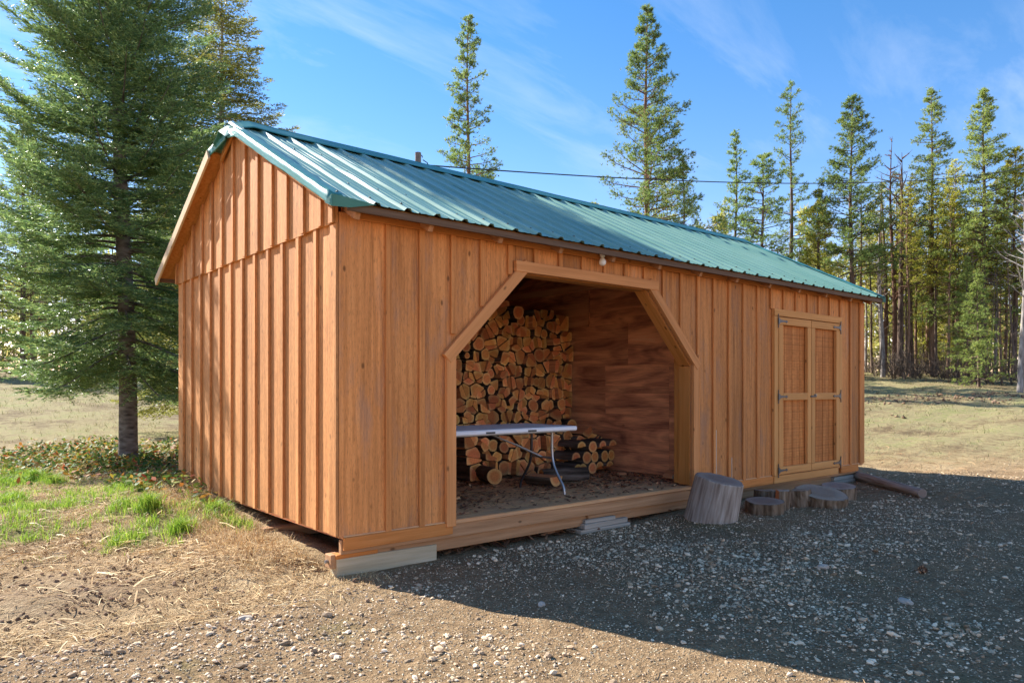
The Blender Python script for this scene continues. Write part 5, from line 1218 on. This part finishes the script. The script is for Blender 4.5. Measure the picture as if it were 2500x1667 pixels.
def bare(seed, H, tr, nb=26, spread=.5, lo=.3):
    """leafless tree or dead pine"""
    r = np.random.default_rng(seed); a = Acc(); zs = np.linspace(-.3, H, 14); P = np.stack([.10 * np.sin(zs * .5 + seed) , .08 * np.cos(zs * .6), zs], -1); P[:, :2] -= P[1, :2]
    V, Q = tube(P, tr * np.clip(1 - np.maximum(zs, 0) / H, .03, 1) ** .8, 7); a.add(V, Q=Q)
    for b in range(nb):
        z = H * r.uniform(lo, .98); L_ = spread * H * .32 * (1.08 - z / H) ** .6 * r.uniform(.5, 1.2); c = np.array([np.interp(z, zs, P[:, 0]), np.interp(z, zs, P[:, 1]), z]); az = r.uniform(0, 6.283)
        B = bend_path(c, az, L_, r.uniform(.2, 1.0), .1, .35, 7); V, Q = tube(B, np.linspace(tr * .28, .004, 7), 4); a.add(V, Q=Q)
        for k in range(5):
            q = lerp_path(B, np.array([r.uniform(.25, .95)]))[0]; B2 = bend_path(q, az + r.normal(0, .9), L_ * r.uniform(.2, .5), r.uniform(.1, 1.1), .1, .3, 4); V, Q = tube(B2, np.linspace(.009, .003, 4), 3); a.add(V, Q=Q)
    return a.mesh('trunk', True)
cone = lambda R0, p=.8: (lambda t: R0 * (1 - t) ** p + .05)
KIND = {
    'narrow': pine(31, 14.0, 4.2, lambda t: 1.75 * (1 - t) ** .5 * (.82 + .2 * math.sin(t * 6.3)) + .12, 130, 34, .125, .021, 9, tr=.14, dead=8, thin=.25),
    'tall':   pine(32, 16.0, 2.6, lambda t: 3.7 * (1 - t) ** .95 + .15, 190, 42, .135, .023, 9, tr=.18, dead=12, thin=.25),
    'small':  pine(33, 10.0, 1.2, lambda t: 1.75 * (1 - t) ** .85 + .08, 110, 30, .115, .019, 9, tr=.10, dead=5, thin=.25),
    'open':   pine(34, 14.0, 4.0, lambda t: 1.8 * (1 - t) ** .55 * (.85 + .25 * math.sin(t * 9)) + .1, 76, 30, .135, .022, 9, tr=.14, dead=22, thin=.3),
    'dense':  pine(35, 12.5, 4.4, lambda t: 2.0 * (1 - t) ** .66 + .1, 140, 38, .13, .022, 9, tr=.15, dead=30, thin=.25),
    'dark':   pine(36, 9.5, 2.4, lambda t: 1.8 * (1 - t) ** .45 + .1, 96, 36, .125, .021, 9, (-.05, .4), tr=.13, dead=34, thin=.25),
    'high':   pine(37, 11.0, 5.2, lambda t: 1.2 * (1 - t) ** .55 + .1, 60, 20, .12, .02, 9, tr=.095, dead=44, curve=.10, thin=.25),
    'fir_t':  pine(38, 12.5, 3.4, lambda t: 1.8 * (1 - t) ** .78 + .08, 170, 30, .115, .02, 9, (-.25, .45), tr=.13, dead=20, thin=.15),
    'fir_w':  pine(39, 12.5, 2.9, lambda t: 2.4 * (1 - t) ** .85 + .08, 190, 34, .12, .021, 9, (-.2, .45), tr=.15, dead=20, thin=.15),
    'young':  pine(40, 4.6, 0.3, lambda t: 1.3 * (1 - t) ** .9 + .06, 90, 20, .12, .022, 9, (-.1, .5), tr=.06, thin=.12),
}
BARE = {'dead': bare(51, 11.0, .13, 40, .42, .25), 'leafless': bare(52, 9.0, .14, 30, .75, .42), 'sapling': bare(53, 5.0, .05, 22, .6, .3), 'snag': bare(54, 9.5, .12, 26, .35, .3)}
HT = {'narrow': 14, 'tall': 16, 'small': 10, 'open': 14, 'dense': 12.5, 'dark': 9.5, 'high': 11, 'fir_t': 12.5, 'fir_w': 12.5, 'young': 4.6}
def plant(kind, x, y, h, label, mats, rz=None, name='pine_tree', group='trees beyond the field'):
    return make_tree(name, *KIND[kind], (x, y, gz(x, y) - .05), mats, label, 'tree', group, rf.uniform(0, 6.283) if rz is None else rz, h / HT[kind])
def top_h(x, y, zt): return zt - gz(x, y)
A_, Bk, Y_ = ('bark_pine', 'pine'), ('bark_red', 'pine'), ('bark_pine', 'pine_yellow')
F_, FR = ('bark_pine', 'bgfir'), ('bark_red', 'bgfir')
plant('narrow', 15.66, 20.0, top_h(15.66, 20.0, 16.5), 'tall narrow pine alone against the sky behind the roof', Bk)
plant('tall', 21.39, 15.25, top_h(21.39, 15.25, 17.0), 'tallest broad pine behind the middle of the roof', Bk)
plant('small', 21.3, 13.3, top_h(21.3, 13.3, 10.2), 'smaller pine tucked against the right side of the tallest pine', A_)
plant('small', 20.3, 17.2, top_h(20.3, 17.2, 9.0), 'low yellowish pine on the left flank of the tallest pine', Y_)
plant('small', 27.76, 15.15, top_h(27.76, 15.15, 13.2), 'slim pointed pine standing right of the tallest pine', A_)
plant('dark', 27.5, 13.6, top_h(27.5, 13.6, 11.6), 'dark bushy pine leaning between the slim and the open pine', A_)
plant('open', 31.6, 14.5, top_h(31.6, 14.5, 16.2), 'tall thin-crowned pine with open branches behind the roof end', A_)
plant('dense', 28.9, 11.7, top_h(28.9, 11.7, 9.9), 'yellow-green pine between the open pine and the dark pine', Y_)
plant('dense', 28.95, 10.27, top_h(28.95, 10.27, 13.6), 'tall dense dark pine above the far end of the roof', A_)
plant('fir_t', 33.8, 8.84, top_h(33.8, 8.84, 14.8), 'tall slender pale green fir right of the dead trees', FR)
plant('high', 35.67, 8.58, top_h(35.67, 8.58, 11.6), 'thin yellowish pine between the two tall firs', Y_)
plant('fir_w', 33.35, 6.61, top_h(33.35, 6.61, 13.9), 'tall broad fir near the right edge of the wood', F_)
plant('dense', 34.36, 5.77, top_h(34.36, 5.77, 11.4), 'yellow-green pine at the right end of the wood', Y_)
plant('fir_w', 29.6, 6.05, 5.0, 'young green fir below the tall broad fir', F_, name='young_fir')
plant('young', 28.3, 5.25, 4.2, 'young fir nearest the right edge of the field', F_, name='young_fir')
plant('young', 34.6, 7.6, 4.6, 'young yellow-green fir behind the thin trunks', Y_, name='young_fir')
plant('young', 36.5, 9.6, 6.2, 'young yellow-green fir beyond the slender fir', Y_, name='young_fir')
# leafless and dead ones
def plant_bare(kind, x, y, k, label, mat, rz=None):
    return make_tree('bare_tree', BARE[kind], None, (x, y, gz(x, y) - .05), (mat,), label, 'tree', 'leafless trees at the wood edge', rf.uniform(0, 6.283) if rz is None else rz, k)
plant_bare('dead', 32.5, 9.95, 1.0, 'dead reddish pine with bare twigs right of the roof end', 'redtwig')
plant_bare('leafless', 31.9, 9.45, 1.12, 'dark forked leafless tree right of the dead red pine', 'bark_pine')
plant_bare('snag', 33.0, 10.6, 1.0, 'reddish bare pine snag just behind the dead pine', 'redtwig')
plant_bare('leafless', 26.9, 3.55, .75, 'grey leafless trunk cut by the right picture edge', 'bark_grey')
plant_bare('snag', 31.2, 9.9, .95, 'grey bare trunk nearest the far corner of the shed', 'bark_grey')
# the ranks of thin trunks inside the wood
rw = np.random.default_rng(77); cnt = 0
spots = [(33.6, 9.6), (34.8, 9.9), (34.2, 7.9), (35.4, 7.3), (32.7, 8.3), (36.3, 6.3), (35.2, 10.9), (32.2, 11.3), (36.8, 8.9), (37.4, 10.3), (36.2, 5.0), (38.2, 7.6), (34.9, 12.3), (38.7, 11.6), (39.6, 9.2), (33.1, 13.4), (37.0, 13.5), (40.4, 6.4), (39.2, 4.6),
         (30.6, 12.6), (34.4, 15.6), (30.1, 17.2), (26.1, 17.9), (41.5, 10.8), (42.0, 13.0), (33.8, 7.15), (35.0, 6.7), (33.0, 7.5), (33.3, 10.3), (34.0, 11.6), (36.0, 9.9), (37.8, 8.4), (35.9, 11.9), (38.5, 9.8), (37.1, 6.9), (39.0, 6.0), (32.4, 7.7), (36.9, 11.2), (40.6, 8.1), (31.5, 8.9)]
bearing = lambda p: math.atan2((p[0] - CAM[0]) * .7694 - (p[1] - CAM[1]) * .6388, dfw(p[0], p[1]))
for i, (x, y) in enumerate(sorted(spots, key=bearing)):
    m = [Y_, ('bark_red', 'pine_yellow'), Bk, ('bark_grey', 'pine_yellow')][i % 4]; kd = ['high', 'high', 'open', 'high', 'high'][i % 5]
    plant(kd, x, y, rw.uniform(7.2, 10.2), 'thin-trunked pine inside the wood, ' + WORDS[i] + ' of forty counting left to right', m, name='thin_pine', group='thin pines inside the wood')
sp = [(x, rw.uniform(4.0, 12.0) + (37 - x) * .1) for x in rw.uniform(29.5, 37, 16)]
for i, (x, y) in enumerate(sorted(sp, key=bearing)):
    plant_bare('sapling', x, y, rw.uniform(.6, 1.3), 'bare grey sapling at the wood edge, ' + WORDS[i] + ' of sixteen counting left to right', 'twig')
# wood beyond the field on the left, seen through the fir
for i, (x, y, h, kd, m) in enumerate(sorted([(1.6, 34, 12, 'tall', A_), (4.3, 38, 11, 'dense', A_), (6.5, 33, 9, 'fir_w', F_), (-1.5, 37, 13, 'open', A_), (8.2, 36, 10, 'dense', Y_), (3.0, 44, 13, 'fir_t', F_), (-4, 42, 12, 'tall', A_), (9.8, 31, 8, 'small', Y_), (0.2, 31, 5, 'young', F_)], key=bearing)):
    plant(kd, x, y, h, 'conifer far behind the big fir, ' + WORDS[i] + ' of nine counting left to right', m, group='trees behind the big fir')
# the hazy mass of wood far behind, and scrub along its foot
acc = Acc(); r = np.random.default_rng(91)
for k in range(270):
    th = r.uniform(-.95, .86); d = r.uniform(43, 70); cx = CAM[0] + d * (0.6388 * math.cos(th) + .7694 * math.sin(th)) / math.cos(th) ; cy = CAM[1] + d * (.7694 * math.cos(th) - .6388 * math.sin(th)) / math.cos(th)
    h = r.uniform(5.0, 10.5); g0 = gz(cx, cy); n = 130; t = r.random(n) ** .8; rr = (1.7 * (1 - t) + .25) * np.sqrt(r.random(n)); a = r.uniform(0, 6.283, n)
    P = np.stack([cx + rr * np.cos(a), cy + rr * np.sin(a), g0 + .3 + t * h], -1); idx = np.repeat(np.arange(n), 6); D = nrm(r.normal(0, 1, (n * 6, 3)) + np.stack([np.cos(a), np.sin(a), .1 + 0 * a], -1)[idx])
    V, T = tri_needles(P[idx], D, r.uniform(.3, .75, n * 6), r.uniform(.09, .19, n * 6), r); acc.add(V, T=T)
    V, Q = tube([(cx, cy, g0 - .2), (cx, cy, g0 + h)], [.12, .02], 4); acc.add(V, Q=Q)
tag(link('far_wood', acc.mesh('far_wood'), None, MAT['wood_far']), 'far yellow-green wood massed behind the tree trunks', 'wood', kind='stuff')
acc = Acc()
for k in range(210):
    if k < 160: x = r.uniform(29.5, 40); y = r.uniform(3.0, 13.5) + (36 - x) * .15
    else: x = r.uniform(-4, 10); y = r.uniform(33, 40)
    g0 = gz(x, y); h = r.uniform(.35, 1.7)
    for q in range(9):
        az = r.uniform(0, 6.283); L_ = h * r.uniform(.5, 1.1); P = bend_path((x, y, g0 - .02), az, L_, r.uniform(.7, 1.5), .1, .2, 5); V, Q = tube(P, np.linspace(.012, .004, 5), 3); acc.add(V, Q=Q)
        for u in range(4):
            b_ = lerp_path(P, np.array([r.uniform(.3, .95)]))[0]; P2 = bend_path(b_, az + r.normal(0, 1), L_ * .3, r.uniform(.2, 1.3), .1, .1, 3); V, Q = tube(P2, [.006, .005, .003], 3); acc.add(V, Q=Q)
tag(link('undergrowth', acc.mesh('undergrowth'), None, MAT['twig']), 'tangled bare brush along the foot of the wood', 'undergrowth', kind='stuff')
